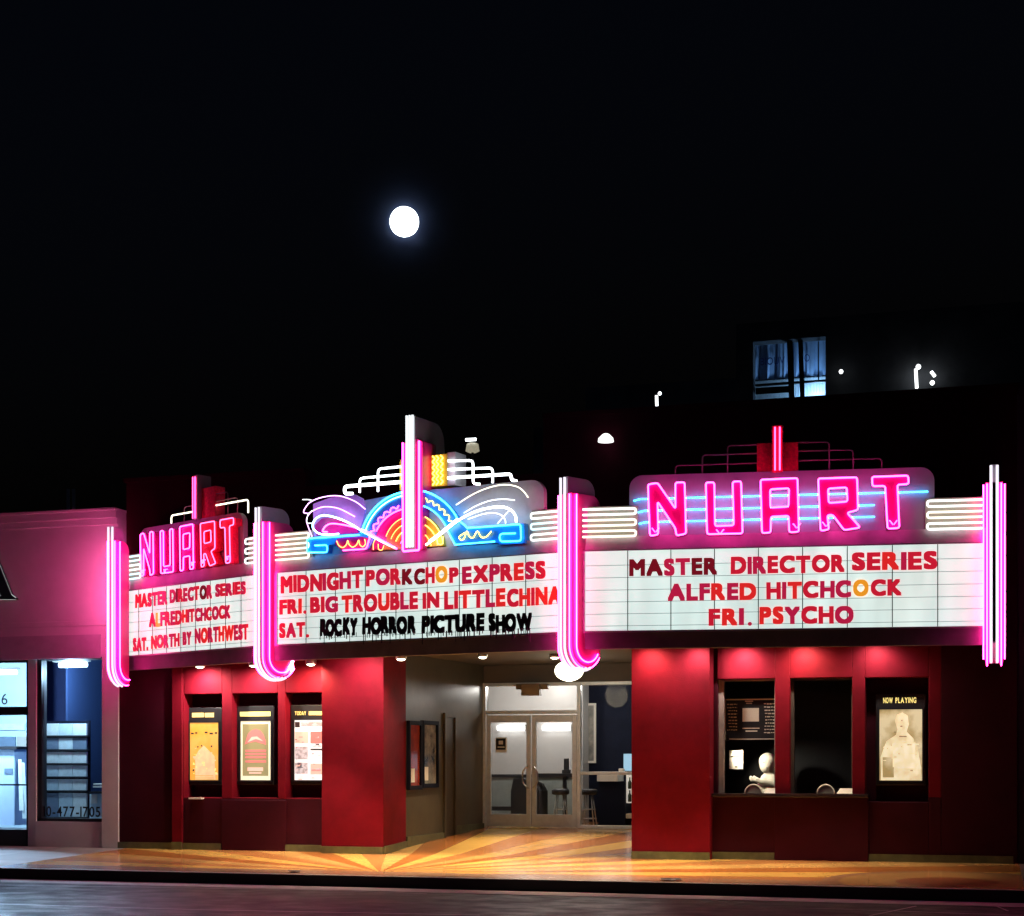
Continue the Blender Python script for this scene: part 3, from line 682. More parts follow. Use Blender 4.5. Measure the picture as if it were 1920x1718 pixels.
# ---- pylons
def pylon(corner, ang, label, wd=.30, rj=.42, mats=('nlav', 'npylon'), jend=155, back0=.62, fill_tubes=False):
    """ang: heading of the fin's back direction, degrees from +Y towards +X"""
    a = R(ang); bk = Vector((math.sin(a), math.cos(a), 0)); rt = Vector((math.cos(a), -math.sin(a), 0))
    c = Vector((corner[0], corner[1], 0)) - bk * .16
    G = lambda x, y, z: c + rt * x + bk * y + Vector((0, 0, z))
    t = thing('neon_pylon', label, 'neon pylon', (c.x, c.y, 3.08), 'vertical neon pylons on the marquee')
    zt_, zp, zb_ = 5.98, 5.72, 3.10
    def body(w2, ztop, r, back):
        prof = [(0, ztop)] + [(0, z_) for z_ in (zb_ + rj,)]
        prof += [(rj - rj * math.cos(R(k)), zb_ + rj - rj * math.sin(R(k))) for k in range(10, jend + 1, 10)]
        prof += [(back, prof[-1][1] + .02), (back, ztop - r)] + [(back - r + r * math.cos(R(k)), ztop - r + r * math.sin(R(k))) for k in range(0, 91, 15)]
        n = len(prof); v = [G(-w2, y, z_) for y, z_ in prof] + [G(w2, y, z_) for y, z_ in prof]
        f = [tuple(range(n)), tuple(range(2 * n - 1, n - 1, -1))] + [(i, n + i, n + (i + 1) % n, (i + 1) % n) for i in range(n)]
        return MB().add(v, f)
    obj('casing', body(wd * .5, zp + .02, .18, back0), M['pylon'], t)
    obj('fin', body(wd * .17, zt_ + .02, .2, back0 - .02), M['panel'], t)
    def path(x, ztop, off, je):
        r2 = rj + off
        return [G(x, -off, ztop), G(x, -off, (ztop + zb_) / 2), G(x, -off, zb_ + rj)] + [G(x, rj - r2 * math.cos(R(k)), zb_ + rj - r2 * math.sin(R(k))) for k in range(8, je + 1, 8)]
    for x in (-.043, .043):
        q = MB(); q.tube(path(x, zt_, .055, jend - 30), .020, 8); obj('neon_tube', q, M[mats[0]], t, True)
    for x, of in ((-wd * .40, .03), (wd * .40, .03), (-wd * .5 - .025, -.07), (wd * .5 + .025, -.07)):
        q = MB(); q.tube(path(x, zp, of, jend), .010, 8); obj('neon_tube', q, M[mats[1]], t, True)
    if fill_tubes:  # hidden tubes added to throw pink light on the shop wall
        for of in (-.14, -.22, -.30):
            q = MB(); q.tube([G(-wd * .5 - .03, -of, zp), G(-wd * .5 - .03, -of, 4.25)], .024, 8); obj('neon_tube', q, M['nfill'], t, True)
    return t
pylon((X(219, -.62), -.62), 2, 'leftmost neon pylon beside the pink lit shop wall', .20, .34, jend=110, back0=.42, fill_tubes=True)
pylon((B_[0] + .02, B_[1]), 27, 'pink and white neon pylon between the left and centre letter boards', .30, .33)
pylon(C_, 30, 'pink and white neon pylon between the centre and right letter boards', .30, .32)
pylon((X(1864, -2.5), -2.34), 0, 'rightmost neon pylon at the far end of the marquee', .25, .3, jend=90)

# ---- NUART signs
k2 = lambda pts: [(1160 + x / 4.7725, 860 + y / 4.7725) for x, y in pts]
k3 = lambda pts: [(1040 + x / 2.1818, 760 + y / 2.1818) for x, y in pts]
NUART = [
 ('N', [k2([(262, 232), (348, 218), (508, 450), (508, 215), (590, 212), (603, 672), (517, 690), (508, 625), (348, 385), (354, 680), (280, 692)])]),
 ('U', [k2([(780, 215), (855, 213), (862, 605), (1030, 598), (1020, 207), (1095, 203), (1108, 670), (792, 677)])]),
 ('A', [k2([(1270, 190), (1600, 175), (1612, 655), (1526, 660), (1522, 512), (1362, 520), (1360, 662), (1283, 668)]), k2([(1355, 275), (1525, 265), (1520, 430), (1358, 440)])]),
 ('R', [k3([(1078, 300), (1237, 295), (1241, 428), (1196, 440), (1250, 500), (1184, 511), (1137, 448), (1115, 450), (1122, 508), (1088, 514)]), k3([(1118, 341), (1195, 336), (1198, 394), (1121, 400)])]),
 ('T', [k3([(1298, 293), (1446, 288), (1448, 322), (1402, 325), (1410, 502), (1362, 505), (1352, 330), (1300, 331)])])]
def rrect(u0, u1, z0, z1, r, n=6):
    o = []
    for cx, cz, a0 in ((u1 - r, z0 + r, -90), (u1 - r, z1 - r, 0), (u0 + r, z1 - r, 90), (u0 + r, z0 + r, 180)):
        for k in range(n + 1):
            a = R(a0 + 90 * k / n); o.append((cx + r * math.cos(a), cz + r * math.sin(a)))
    return o
LO = .13   # letter front stands this far in front of the board face
def nuart(F, label, big):
    t = thing('neon_name_sign', label, 'neon sign', F.P(F.len / 2, ZS0), 'NUART neon signs')
    if big: pu0, pu1 = F.u(1180, -.1), F.u(1752, -.1)
    else: pu0, pu1 = F.u(262, -.1), F.u(456, -.1)
    q = MB(); q.prism(F, [[(pu0, ZS0)] + [(pu1, ZS0)] + rrect(pu0, pu1, ZS0, 6.03, .2)[7:21]], -.2, -.1)
    obj('backing_panel', q, M['panel'], t)
    ref = [[(FR.uz(x, y, LO)) for x, y in pl_] for _, pls in NUART for pl_ in pls]
    allu = [a for p in ref for a, _ in p]; U0, U1 = min(allu), max(allu)
    if big: v0, v1 = U0, U1
    else: v0, v1 = F.u(263, LO), F.u(438, LO)
    mp = lambda a, b: (v0 + (a - U0) / (U1 - U0) * (v1 - v0), b + (0 if big else .02))
    for ch, pls in NUART:
        uz = [[mp(*FR.uz(x, y, LO)) for x, y in pl_] for pl_ in pls]
        q = MB(); q.prism(F, uz, -.06, LO - .04); lo = obj('letter', q, M['pinkface'] if big or ch not in 'RT' else M['redface'], t)
        for ring in uz:
            pts = rnd([F.P(a, b, LO) for a, b in ring], .035, 3, True)
            q = MB(); q.tube(pts, .0118 if big else .0095, 8, closed=True); obj('neon_tube', q, M['npink' if big else ('nred' if ch in 'RT' else 'nrose')], lo, True)
        ex = {'N': 1229, 'U': 1350, 'A': 1494, 'R': 1549, 'T': 1675}[ch]; ez = {'N': 997, 'U': 1000, 'A': 989, 'R': 986, 'T': 983}[ch]
        ea, eb = mp(*FR.uz(ex, ez, LO)); q = MB(); w_ = .05 if big else .025
        for sg in (-1, 1): q.tube([F.P(ea + sg * .006, eb - .01, LO + .012), F.P(ea + sg * w_, eb + .05, LO + .015), F.P(ea + sg * w_ * 1.1, eb + .055, LO - .03)], .007, 6)
        obj('electrode', q, M['nrose'], lo, True)
    if big:
        for k, (x0, x1) in enumerate(((1188, 1740), (1196, 1640), (1198, 1640))):
            z_ = (5.655, 5.475, 5.30)[k]
            q = MB(); q.tube([F.P(F.u(x0, -.03), z_ - .02, -.06), F.P(F.u(x0 + 12, -.03), z_, -.04), F.P(F.u(x1, -.03), z_, -.04)], .011, 8); obj('neon_tube', q, M['nbluedim'], t, True)
    # crest: block, fin, stepped rails
    if big: bx0, bx1, fx0, fx1 = (F.u(x, -.1) for x in (1419, 1497, 1447, 1468))
    else: bx0, bx1, fx0, fx1 = (F.u(x, -.1) for x in (372, 402, 368, 376))
    ct = 6.03
    q = MB(); q.fbox(F, bx0, bx1, ct, 6.47 if big else 6.58, -.34, -.12); obj('crest_block', q, M['redface'], t, bevel=.01)
    q = MB(); c = (fx0 + fx1) / 2; hw = .085 if big else .07; ft_ = 6.72 if big else 6.82
    q.fbox(F, c - hw, c + hw, ct - .02, ft_, -.34, -.02); obj('crest_fin', q, M['sheet'] if not big else M['redface'], t, bevel=.02)
    q = MB()
    for s in (-.035, .035): q.tube([F.P(c + s, ct - .0, .0), F.P(c + s, ft_ - .04, .0)], .011 if big else .008, 6)
    obj('fin_tube', q, M['ncrest'], t, True)
    if big:
        rails = [(1364, 835, 833), (1317, 853, 849), (1266, 874, 866), (1555, 829, 828), (1600, 843, 845), (1654, 860, 862)]
        for (xe, yo, yi) in rails:
            q = MB(); xi = 1419 if xe < 1440 else 1497
            zt_ = F.z((xe + xi) / 2, (yo + yi) / 2, -.1)
            q.tube(rnd([F.P(F.u(xe, -.1), ct - .03, -.14), F.P(F.u(xe, -.1), zt_, -.14), F.P(F.u(xi, -.1), zt_, -.14)], .06), .012, 8); obj('step_rail', q, M['unlit'], t, True)
    else:
        for (xe, y, lit) in ((318, 962, 1), (342, 948, 0), (358, 930, 0), (462, 942, 1), (442, 936, 0), (424, 924, 0)):
            q = MB(); xi = 368 if xe < 372 else 400
            zt_ = F.z((xe + xi) / 2, y, -.1)
            q.tube(rnd([F.P(F.u(xe, -.1), ct - .03, -.14), F.P(F.u(xe, -.1), zt_, -.14), F.P(F.u(xi, -.1), zt_, -.14)], .06), .014 if lit else .011, 8); obj('step_rail', q, M['nwarm' if lit else 'unlit'], t, True)
    return t
nuart(FR, 'large NUART neon sign above the right letter board', True)
nuart(FL, 'narrow angled NUART neon sign above the left letter board', False)

# ---- sunburst sign
F = FC_
sb = thing('sunburst_sign', 'neon sunburst sign with feathers and a tall white fin above the centre board', 'neon sign', F.P(F.len / 2, ZS0))
c4 = lambda x, y: (560 + x / 4, 760 + y / 4)
def S(x, y, o=.08):
    px, py = c4(x, y); return F.pt(px, py, o)
def SU(x, y, o=.05):
    return F.uz(*c4(x, y), o)
top_l, top_r = F.z(585, 932, -.1), F.z(1015, 900, -.1)
u0, u1 = F.u(586, -.1), F.u(1020, -.1)
q = MB(); zz = rrect(u0, u1, ZS0, 6.05, .22)
ol = [(u0, ZS0), (u1, ZS0)] + zz[7:14] + [(u0 + 1.9, 6.05), (u0 + .9, 5.97), (u0 + .25, 5.86), (u0, 5.72)]
q.prism(F, [ol], -.2, -.1); obj('backing_panel', q, M['sunpanel'], sb)
q = MB(); a_ = [SU(*p, -.06) for p in ((105, 740), (240, 690), (420, 670), (480, 700), (500, 780), (470, 900), (440, 960), (110, 985))]
q.prism(F, [a_], -.098, -.07); obj('feather_panel', q, M['violetface'], sb)
q = MB(); q.prism(F, [[SU(x, y, -.04) for x, y in ((118, 900), (170, 850), (240, 840), (330, 860), (440, 925), (445, 958), (130, 978))]], -.0695, -.05); obj('feather_panel', q, M['pinkface'], sb)
# blue arch with its two feet
def arc(cx, cy, rx, ry, a0, a1, n=14): return [(cx + rx * math.cos(R(a0 + (a1 - a0) * k / n)), cy - ry * math.sin(R(a0 + (a1 - a0) * k / n))) for k in range(n + 1)]
CX, CY = 845, 1075
outL = arc(CX, CY, 385, 425, 165, 98); outR = arc(CX, CY, 400, 440, 78, 22)
inL = arc(CX, CY, 290, 300, 100, 168); inR = arc(CX, CY, 300, 330, 24, 76)
shL = [(62, 998), (440, 972)] + outL + inL + [(520, 1082), (330, 1084), (285, 1040), (225, 1050), (218, 1108), (64, 1108)]
shR = outR + [(1265, 925), (1690, 885), (1698, 1035), (1500, 1045), (1490, 1030), (1170, 1052)] + inR
for nm, sh in (('arch', shL), ('arch', shR)):
    q = MB(); q.prism(F, [[SU(x, y, .03) for x, y in sh]], -.098, .03); obj(nm, q, M['blueface'], sb)
# inner fans
q = MB(); q.prism(F, [[SU(x, y, .0) for x, y in arc(CX, CY, 286, 296, 168, 96) + [(CX - 60, 1080), (520, 1086)]]], -.098, -.01); obj('fan', q, M['pinkface'], sb)
q = MB(); q.prism(F, [[SU(x, y, .0) for x, y in [(280, 1040), (330, 1086), (522, 1086), (540, 1000), (470, 985), (300, 1000)]]], .031, .04); obj('scroll_panel', q, M['pinkface'], sb)
q = MB(); q.prism(F, [[SU(x, y, .0) for x, y in arc(CX, CY, 195, 230, 168, 100) + [(CX - 60, 1082), (640, 1084)]]], -.0095, .004); obj('fan', q, M['orangeface'], sb)
q = MB(); q.prism(F, [[SU(x, y, .0) for x, y in arc(CX, CY, 240, 265, 5, 70) + [(CX + 80, 1065)]]], -.098, -.01); obj('fan', q, M['yellowface'], sb)
def neon_path(pts, m, r=.013, o=.08, sm=True, nm='neon_tube', rad=.05):
    P3 = [S(x, y, o) for x, y in pts]; P3 = smooth(P3, 4) if sm else rnd(P3, rad)
    q = MB(); q.tube(P3, r * (.8 if o > -.1 else .9), 8); obj(nm, q, M[m], sb, True)
neon_path([(280, 1105), (64, 1106), (64, 1000), (455, 972)] [1:], 'nblue', .016, .07, False)
neon_path([(64, 1104), (214, 1104), (214, 1048), (120, 1052)], 'nblue', .014, .07, False)
neon_path(arc(CX, CY, 390, 428, 164, 99), 'nblue', .017, .07)
neon_path(arc(CX, CY, 365, 402, 164, 99), 'nice', .010, .05)
neon_path(arc(CX, CY, 402, 442, 78, 30) + [(1270, 925)], 'nblue', .017, .07)
neon_path([(1262, 922), (1665, 892), (1668, 1018), (1508, 1022), (1508, 965), (1625, 960)], 'nblue', .015, .07, False)
neon_path(arc(CX, CY, 300, 335, 75, 22) + [(1175, 1048)], 'nblue', .014, .07)
neon_path([(1172, 1046), (1470, 1022)], 'nblue', .014, .07, False)
def scallops(cx, cy, rx, ry, a0, a1, n, m, depth=26):
    pts = []
    for k in range(n):
        for j in range(6):
            a = a0 + (a1 - a0) * (k + j / 6) / n; dd = depth * abs(math.cos(math.pi * j / 6))
            pts.append((cx + (rx + dd) * math.cos(R(a)), cy - (ry + dd) * math.sin(R(a))))
    neon_path(pts, m, .010, .06, False, rad=.01)
scallops(CX, CY, 305, 315, 160, 105, 5, 'nrose'); scallops(CX, CY, 335, 370, 73, 30, 5, 'nyellow')
neon_path([(285, 1018), (300, 1050), (330, 1068), (358, 1045), (368, 1015), (378, 1045), (405, 1065), (435, 1045), (450, 1012), (458, 1045), (480, 1062), (500, 1040), (495, 1005)], 'namber', .010, .07)
neon_path([(1250, 955), (1205, 985), (1215, 1010), (1240, 1000), (1262, 945), (1280, 985), (1310, 992), (1340, 945), (1370, 990), (1410, 985), (1445, 945)], 'nyellow', .011, .07)
neon_path([(333, 1088), (508, 1078), (545, 945)], 'npink', .014, .07, False)
neon_path(arc(CX, CY, 292, 302, 154, 98), 'npink', .013, .06)
for k, (rx, ry) in enumerate(((205, 240), (165, 190), (125, 145), (85, 100))):
    neon_path(arc(CX, CY, rx, ry, 158, 106), ('namber', 'namber', 'nyellow', 'nrose')[k], .009, .03)
for k, (rx, ry) in enumerate(((240, 262), (200, 205), (150, 140), (100, 90))):
    neon_path(arc(CX, CY, rx, ry, 8, 72), ('nyellow', 'nyellow', 'namber', 'namber')[k], .010, .03)
neon_path([(560, 1085), (560, 1040), (575, 1005)], 'namber', .008, .05); neon_path([(596, 1040), (600, 1080), (625, 1085), (640, 1050)], 'namber', .008, .05)
neon_path([(1040, 1000), (1045, 1038), (1075, 1040), (1085, 985)], 'nyellow', .009, .05)
# feathers
neon_path([(725, 1072), (600, 1010), (470, 940), (390, 890), (300, 850), (200, 826), (140, 842), (108, 885), (112, 930), (160, 965), (230, 972), (300, 965)], 'nice', .018, .11)
neon_path([(735, 1075), (640, 1022), (545, 968), (460, 930), (360, 902), (255, 888), (205, 905), (180, 945), (215, 950)], 'nrose', .014, .11)
neon_path([(735, 1080), (590, 1000), (480, 945)], 'nrose', .012, .12)
neon_path([(100, 985), (60, 872), (75, 820), (110, 790), (190, 762), (300, 775), (420, 835)], 'ndim', .010, .02)
neon_path([(30, 708), (70, 708), (110, 716)], 'nfaint', .009, .05); neon_path([(100, 885), (62, 880), (70, 822), (100, 792)], 'nfaint', .009, .08)
neon_path([(75, 812), (38, 805), (50, 770), (90, 725), (180, 690), (300, 680), (420, 720), (500, 780)], 'ndim', .010, .05)
neon_path([(955, 1048), (1060, 970), (1200, 862), (1320, 800), (1420, 772), (1520, 762), (1590, 785), (1625, 830), (1632, 878)], 'nwhite', .022, .12)
neon_path([(975, 1020), (1080, 940), (1190, 850)], 'nwhite', .012, .12)
neon_path([(1240, 808), (1330, 755), (1440, 715), (1540, 705), (1620, 712)], 'nfaint', .010, .04)
neon_path([(1270, 855), (1370, 820), (1460, 808), (1520, 825), (1548, 860), (1552, 888)], 'nfaint', .010, .05)
neon_path([(1590, 775), (1540, 832), (1490, 890)], 'nfaint', .008, .06)
neon_path([(1180, 748), (1300, 672), (1420, 620), (1540, 596), (1640, 612), (1690, 650), (1720, 692)], 'nwarm', .011, .05)
# fin, plates and rails
fz0 = F.z(768, 1030, .2)
fc = F.u(768, .2); ft = F.z(768, 779, .2)
q = MB(); q.fbox(F, fc - .12, fc + .12, fz0, ft - .38, -.4, .13); obj('fin_casing', q, M['pinkface'], sb, bevel=.01)
prof = [(.0, 0), (0, 1)]
def plate(mb, u_, hw, z0, z1, o0, o1, r):
    pr = [(o1, z0), (o1, z1)] + [(o0 + r - r * math.sin(R(k)), z1 - r + r * math.cos(R(k))) for k in range(0, 91, 15)] + [(o0, z0)]
    n = len(pr); v = [F.P(u_ - hw, z_, o_) for o_, z_ in pr] + [F.P(u_ + hw, z_, o_) for o_, z_ in pr]
    mb.add(v, [tuple(range(n - 1, -1, -1)), tuple(range(n, 2 * n))] + [(i, (i + 1) % n, n + (i + 1) % n, n + i) for i in range(n)])
q = MB(); plate(q, fc, .075, fz0, ft - .01, -.75, .16, .3); obj('fin_plate', q, M['sheet'], sb)
for s in (-.055, 0, .055):
    q = MB(); q.tube([F.P(fc + s, fz0 + .03, .2), F.P(fc + s, ft, .2)], .021, 8); obj('neon_tube', q, M['nfin'], sb, True)
q = MB(); q.tube(rnd([F.P(fc - .155, ft - .42, .16), F.P(fc - .155, fz0 - .02, .16), F.P(fc + .155, fz0 - .02, .16), F.P(fc + .155, ft - .42, .16)], .03), .016, 8); obj('neon_tube', q, M['npink'], sb, True)
q = MB(); q.fbox(F, fc - .19, fc - .125, fz0, ft - .42, -.3, .12); q.fbox(F, fc + .125, fc + .19, fz0, ft - .42, -.3, .12); obj('fin_side', q, M['pinkface'], sb)
q = MB(); yz0, yz1 = F.z(820, 912, -.15), F.z(820, 853, -.15)
q.fbox(F, F.u(803, -.15), F.u(838, -.15), yz0, yz1, -.5, -.15); obj('crest_block', q, M['yellowface'], sb)
q = MB(); q.fbox(F, F.u(838, -.15) + .003, F.u(853, -.15), yz0, yz1 + .02, -.5, -.16); obj('crest_block_end', q, M['panel'], sb)
q = MB(); xm_ = 769 - (820 - 769); q.fbox(F, fc - .45, fc - .2, yz0, yz1, -.5, -.2); obj('crest_block', q, M['yellowface'], sb)
for px in (813, 820, 828):
    q = MB(); pts = [F.P(F.u(px, -.12) + .022 * (1 if k % 2 else -1), yz0 + (yz1 - yz0) * (.04 + .92 * k / 10), -.12) for k in range(11)]
    q.tube(smooth(pts, 3), .011, 6); obj('neon_tube', q, M['nyellow'], sb, True)
for pts, r in (([(405, 664), (345, 664), (345, 610), (765, 576)], .03), ([(458, 655), (458, 548), (765, 520)], .019), ([(595, 648), (595, 478), (765, 461)], .019),
               ([(1120, 418), (1308, 414), (1308, 590), (1360, 592)], .02), ([(1120, 482), (1455, 470), (1455, 582)], .02), ([(1120, 546), (1590, 516), (1598, 562), (1635, 570)], .026)):
    neon_path(pts, 'nwhite', r, -.12, False, 'step_rail', .07)

# ------------------------------------------------------------------ downlights under the canopy
proto = None
M['lens'] = mat('lamp_lens', (.8, .8, .8), .3, emit=(1, .86, .62), es=9)
def downlight(px, Y, power, label, cone=120, col=(1, .80, .56), zc=SOF - .004, tgt=(0, 0), drop=.0, blend=.9):
    global proto
    x = X(px, Y); zc -= drop
    if proto is None:
        t = thing('downlight', label, 'downlight', (x, Y, zc), 'downlights under the marquee')
        q = MB(); q.lathe((x, Y, zc), [(.085, -.055), (.10, -.05), (.10, .02), (.03, .05), (.02, .12)], 16); obj('trim', q, M['steel'], t, True)
        q = MB(); q.lathe((x, Y, zc), [(.03, -.085), (.07, -.07), (.075, -.056)], 14); obj('lens', q, M['lens'], t, True)
        proto = t
    else:
        t = proto.copy(); COL.objects.link(t); t.location = (x, Y, zc); t['label'] = label
        for ch in proto.children:
            if ch.type == 'MESH': c = ch.copy(); COL.objects.link(c); c.parent = t
    BASE[t.name] = Vector((x, Y, zc))
    lamp('downlight_lamp', 'SPOT', (x, Y, zc - .11), power, col, .04, (x + tgt[0], Y + tgt[1], 0), cone, blend, parent=t)
W = (1, .85, .72)
downlight(375, -.35, 228, 'bright downlight over the orange poster case', 168, W, tgt=(0, 1.2), drop=.20)
downlight(476, -.35, 171, 'downlight beside the second pylon above the middle poster case', 168, W, tgt=(0, 1.2), drop=.20)
downlight(583, -.42, 266, 'downlight over the magazine style poster case', 168, (1, .68, .4), tgt=(0, 1.2), drop=.20)
downlight(752, -.6, 143, 'brightest downlight at the corner of the left red pillar', 130, (1, .85, .6), drop=.15)
downlight(668, -.95, 228, 'downlight before the front of the left red pillar', 168, W, tgt=(0, 1.2))
downlight(1215, -.62, 93, 'warm downlight at the inner edge of the right red pillar', 168, (1, .75, .5), tgt=(0, 1.2))
downlight(1305, -.62, 99, 'downlight at the outer edge of the right red pillar', 168, W, tgt=(0, 1.2))
downlight(1392, -.28, 105, 'downlight above the first ticket window', 168, W, tgt=(0, 1.2))
downlight(1506, -.28, 105, 'downlight above the column between the ticket windows', 168, (1, .78, .5), tgt=(0, 1.2))
downlight(1640, -.28, 71, 'downlight above the right hand poster recess', 168, W, tgt=(0, 1.2))
downlight(880, -1.7, 1000, 'downlight in the soffit before the lobby entrance on the left', 74, (1, .80, .5), blend=.55)
downlight(1090, -2.3, 1150, 'downlight in the soffit before the lobby entrance near the third pylon', 74, (1, .80, .5), blend=.55)
downlight(1330, -2.2, 800, 'downlight in the soffit out in front of the right red pillar', 74, (1, .74, .45), blend=.55)
downlight(560, -1.6, 760, 'downlight in the soffit out in front of the poster cases', 74, (1, .74, .45), blend=.55)
downlight(740, -2.2, 1000, 'downlight in the soffit above the centre of the sunburst floor', 74, (1, .78, .48), blend=.55)
downlight(1560, -2.0, 360, 'downlight in the soffit out in front of the ticket windows', 74, (1, .72, .45), blend=.55)
downlight(905, 1.5, 520, 'downlight in the vestibule ceiling near the framed wall posters', 70, (1, .78, .5), blend=.5)
downlight(1040, 2.0, 620, 'downlight in the vestibule ceiling in front of the right glass door', 70, (1, .78, .5), blend=.5)
# globe in the vestibule
gp = at(1067, 1258, 3.0)
t = thing('globe_light', 'glowing round globe light under the vestibule ceiling beside the third pylon', 'ceiling light', (gp.x, gp.y, SOF))
q = MB(); q.lathe((gp.x, gp.y, gp.z), [(.05, -.2)] + [(.28 * math.cos(R(k)), .2 * math.sin(R(k))) for k in range(-70, 71, 14)] + [(.06, .2)], 24); obj('globe', q, mat('opal_glass', (.8, .8, .75), .3, emit=(1, .95, .74), es=4.5), t, True)
q = MB(); q.lathe((gp.x, gp.y, gp.z), [(.09, .2), (.09, SOF - gp.z)], 16); obj('canopy_mount', q, M['steel'], t)
lamp('globe_lamp', 'POINT', (gp.x, gp.y, gp.z - .32), 34, (1, .86, .62), .25, parent=t)

# ------------------------------------------------------------------ poster cases
def emissive(name, c, s=1.0, c2=None, sc_=6):
    if c2 is None: return mat(name, tuple(x * .5 for x in c), .4, emit=c, es=s)
    m = mat(name, tuple(x * .5 for x in c), .4); nt = m.node_tree; b = nt.nodes['Principled BSDF']
    tc = nt.nodes.new('ShaderNodeTexCoord'); n = nt.nodes.new('ShaderNodeTexNoise'); n.inputs['Scale'].default_value = sc_; n.inputs['Detail'].default_value = 5
    nt.links.new(tc.outputs['Object'], n.inputs['Vector'])
    rp = nt.nodes.new('ShaderNodeValToRGB'); rp.color_ramp.elements[0].position = .42; rp.color_ramp.elements[1].position = .58
    rp.color_ramp.elements[0].color = (*c, 1); rp.color_ramp.elements[1].color = (*c2, 1)
    nt.links.new(n.outputs['Fac'], rp.inputs[0]); nt.links.new(rp.outputs[0], b.inputs['Emission Color']); b.inputs['Emission Strength'].default_value = s; return m
E_cream = emissive('lit_cream', (.95, .88, .62), .95); E_or = emissive('lit_orange', (.95, .42, .06), .85, (.92, .50, .13), 3); E_peach = emissive('lit_peach', (.95, .66, .36), .85, (.85, .55, .30), 9)
E_yel = emissive('lit_yellow', (1, .80, .25), 1.0); E_khaki = emissive('lit_khaki', (.33, .29, .14), .9); E_pink = emissive('lit_pink', (.80, .22, .20), .9); E_rose = emissive('lit_rose', (.95, .55, .45), .9)
E_white = emissive('lit_white', (1, .96, .95), .95); E_grey = emissive('lit_grey', (.45, .36, .36), .8, (.85, .75, .75), 14); E_dk = emissive('lit_dark', (.05, .03, .03), .8); E_tan = emissive('lit_tan', (.42, .30, .12), .8, (.80, .66, .40), 2.2)
E_pale = emissive('lit_pale', (.92, .80, .52), .9, (.70, .56, .32), 5)
FQ = Frame((0, .2), (1, .2))
def case(label, p0, p1, y0, y1, F=FQ, dep=.12, hdr=None, frame_mat=None):
    """a light box hung in its recess: black case, lit poster sheet"""
    t = thing('poster_case', label, 'poster case', F.pt((p0 + p1) / 2, y1), 'lit poster cases')
    m_ = 7
    q = MB(); q.pbox(F, p0 - m_, p1 + m_, y0 - 28, y1 + 9, -dep, 0); obj('case', q, frame_mat or M['dark'], t, bevel=.015)
    q = MB(); q.pbox(F, p0 - 3, p1 + 3, y0 - 3, y0, .001, .02); q.pbox(F, p0 - 3, p1 + 3, y1, y1 + 3, .001, .02); q.pbox(F, p0 - 3, p0, y0, y1, .001, .018); q.pbox(F, p1, p1 + 3, y0, y1, .001, .018); obj('frame', q, M['darkmetal'], t)
    return t
t = case('lit orange poster in a black case, leftmost of the three left of the entrance', 356, 409, 1355, 1463)
q = MB(); q.pbox(FQ, 356, 409, 1355, 1463, .001, .008, 0); q.prism(FQ, [[FQ.uz(x, y, .01) for x, y in ((366, 1462), (366, 1420), (372, 1408), (382, 1398), (390, 1406), (402, 1418), (404, 1462))]], .0085, .011, 1)
for x, y, s in ((358, 1374, 5), (366, 1373, 4), (384, 1372, 5), (393, 1374, 6), (403, 1373, 4), (370, 1399, 2), (377, 1397, 2), (395, 1398, 3), (361, 1443, 3)): q.pbox(FQ, x, x + s, y, y + 3, .0085, .011, 2)
random.seed(11)
for k in range(26):
    x, y = random.uniform(358, 404), random.uniform(1402, 1450); q.pbox(FQ, x, x + random.uniform(1, 5), y, y + random.uniform(1, 5),   .0115, .0125, (3, 1)[k % 2])
for y in (1454, 1457, 1460): q.pbox(FQ, 362 + (y % 5), 402 - (y % 4), y, y + 1, .0115, .0125, 0)
obj('poster', q, [E_or, E_peach, E_dk, E_yel], t)
q = MB(); q.pbox(FQ, 360, 382, 1337, 1345, .001, .006); q.pbox(FQ, 384, 401, 1337, 1345, .001, .006); obj('lit_header', q, E_yel, t)
t = case('lit cream bordered poster with a pink dome in a black case, middle of three', 451, 507, 1352, 1463)
q = MB(); q.pbox(FQ, 451, 507, 1352, 1463, .001, .008, 0); q.pbox(FQ, 455, 503, 1358, 1455, .0085, .011, 1)
dome = [(459, 1396), (461, 1388), (465, 1376), (472, 1369), (480, 1367), (488, 1370), (494, 1377), (498, 1388), (499, 1397), (490, 1394), (479, 1391), (468, 1393)]
q.prism(FQ, [[FQ.uz(x, y, .012) for x, y in dome]], .0115, .014, 2); q.prism(FQ, [[FQ.uz(x, y, .012) for x, y in ((464, 1392), (472, 1382), (482, 1381), (494, 1390), (480, 1386))]], .0145, .016, 3)
for y in (1406, 1412, 1418, 1426): q.pbox(FQ, 460, 499, y, y + 4, .0115, .014, 2)
q.pbox(FQ, 464, 493, 1439, 1446, .0115, .014, 3); q.pbox(FQ, 467, 490, 1448, 1451, .0115, .014, 3)
obj('poster', q, [E_cream, E_khaki, E_pink, E_rose], t)
q = MB(); q.pbox(FQ, 450, 507, 1335, 1343, .001, .006); obj('lit_header', q, emissive('lit_lemon', (.95, .88, .28), 1), t)
t = case('lit pink and white schedule poster in a black case, rightmost of three', 552, 604, 1350, 1463)
q = MB(); q.pbox(FQ, 552, 606, 1350, 1463, .001, .008, 0)
for (a, b, c, d, mi) in ((553, 562, 1354, 1364, 2), (564, 604, 1354, 1362, 1), (553, 578, 1372, 1394, 3), (582, 604, 1372, 1394, 4), (553, 577, 1400, 1424, 1), (582, 604, 1404, 1407, 2), (553, 577, 1430, 1451, 1), (558, 566, 1430, 1440, 2), (582, 604, 1432, 1452, 3), (584, 602, 1443, 1446, 4)): q.pbox(FQ, a, b, c, d, .0085, .011, mi)
random.seed(5)
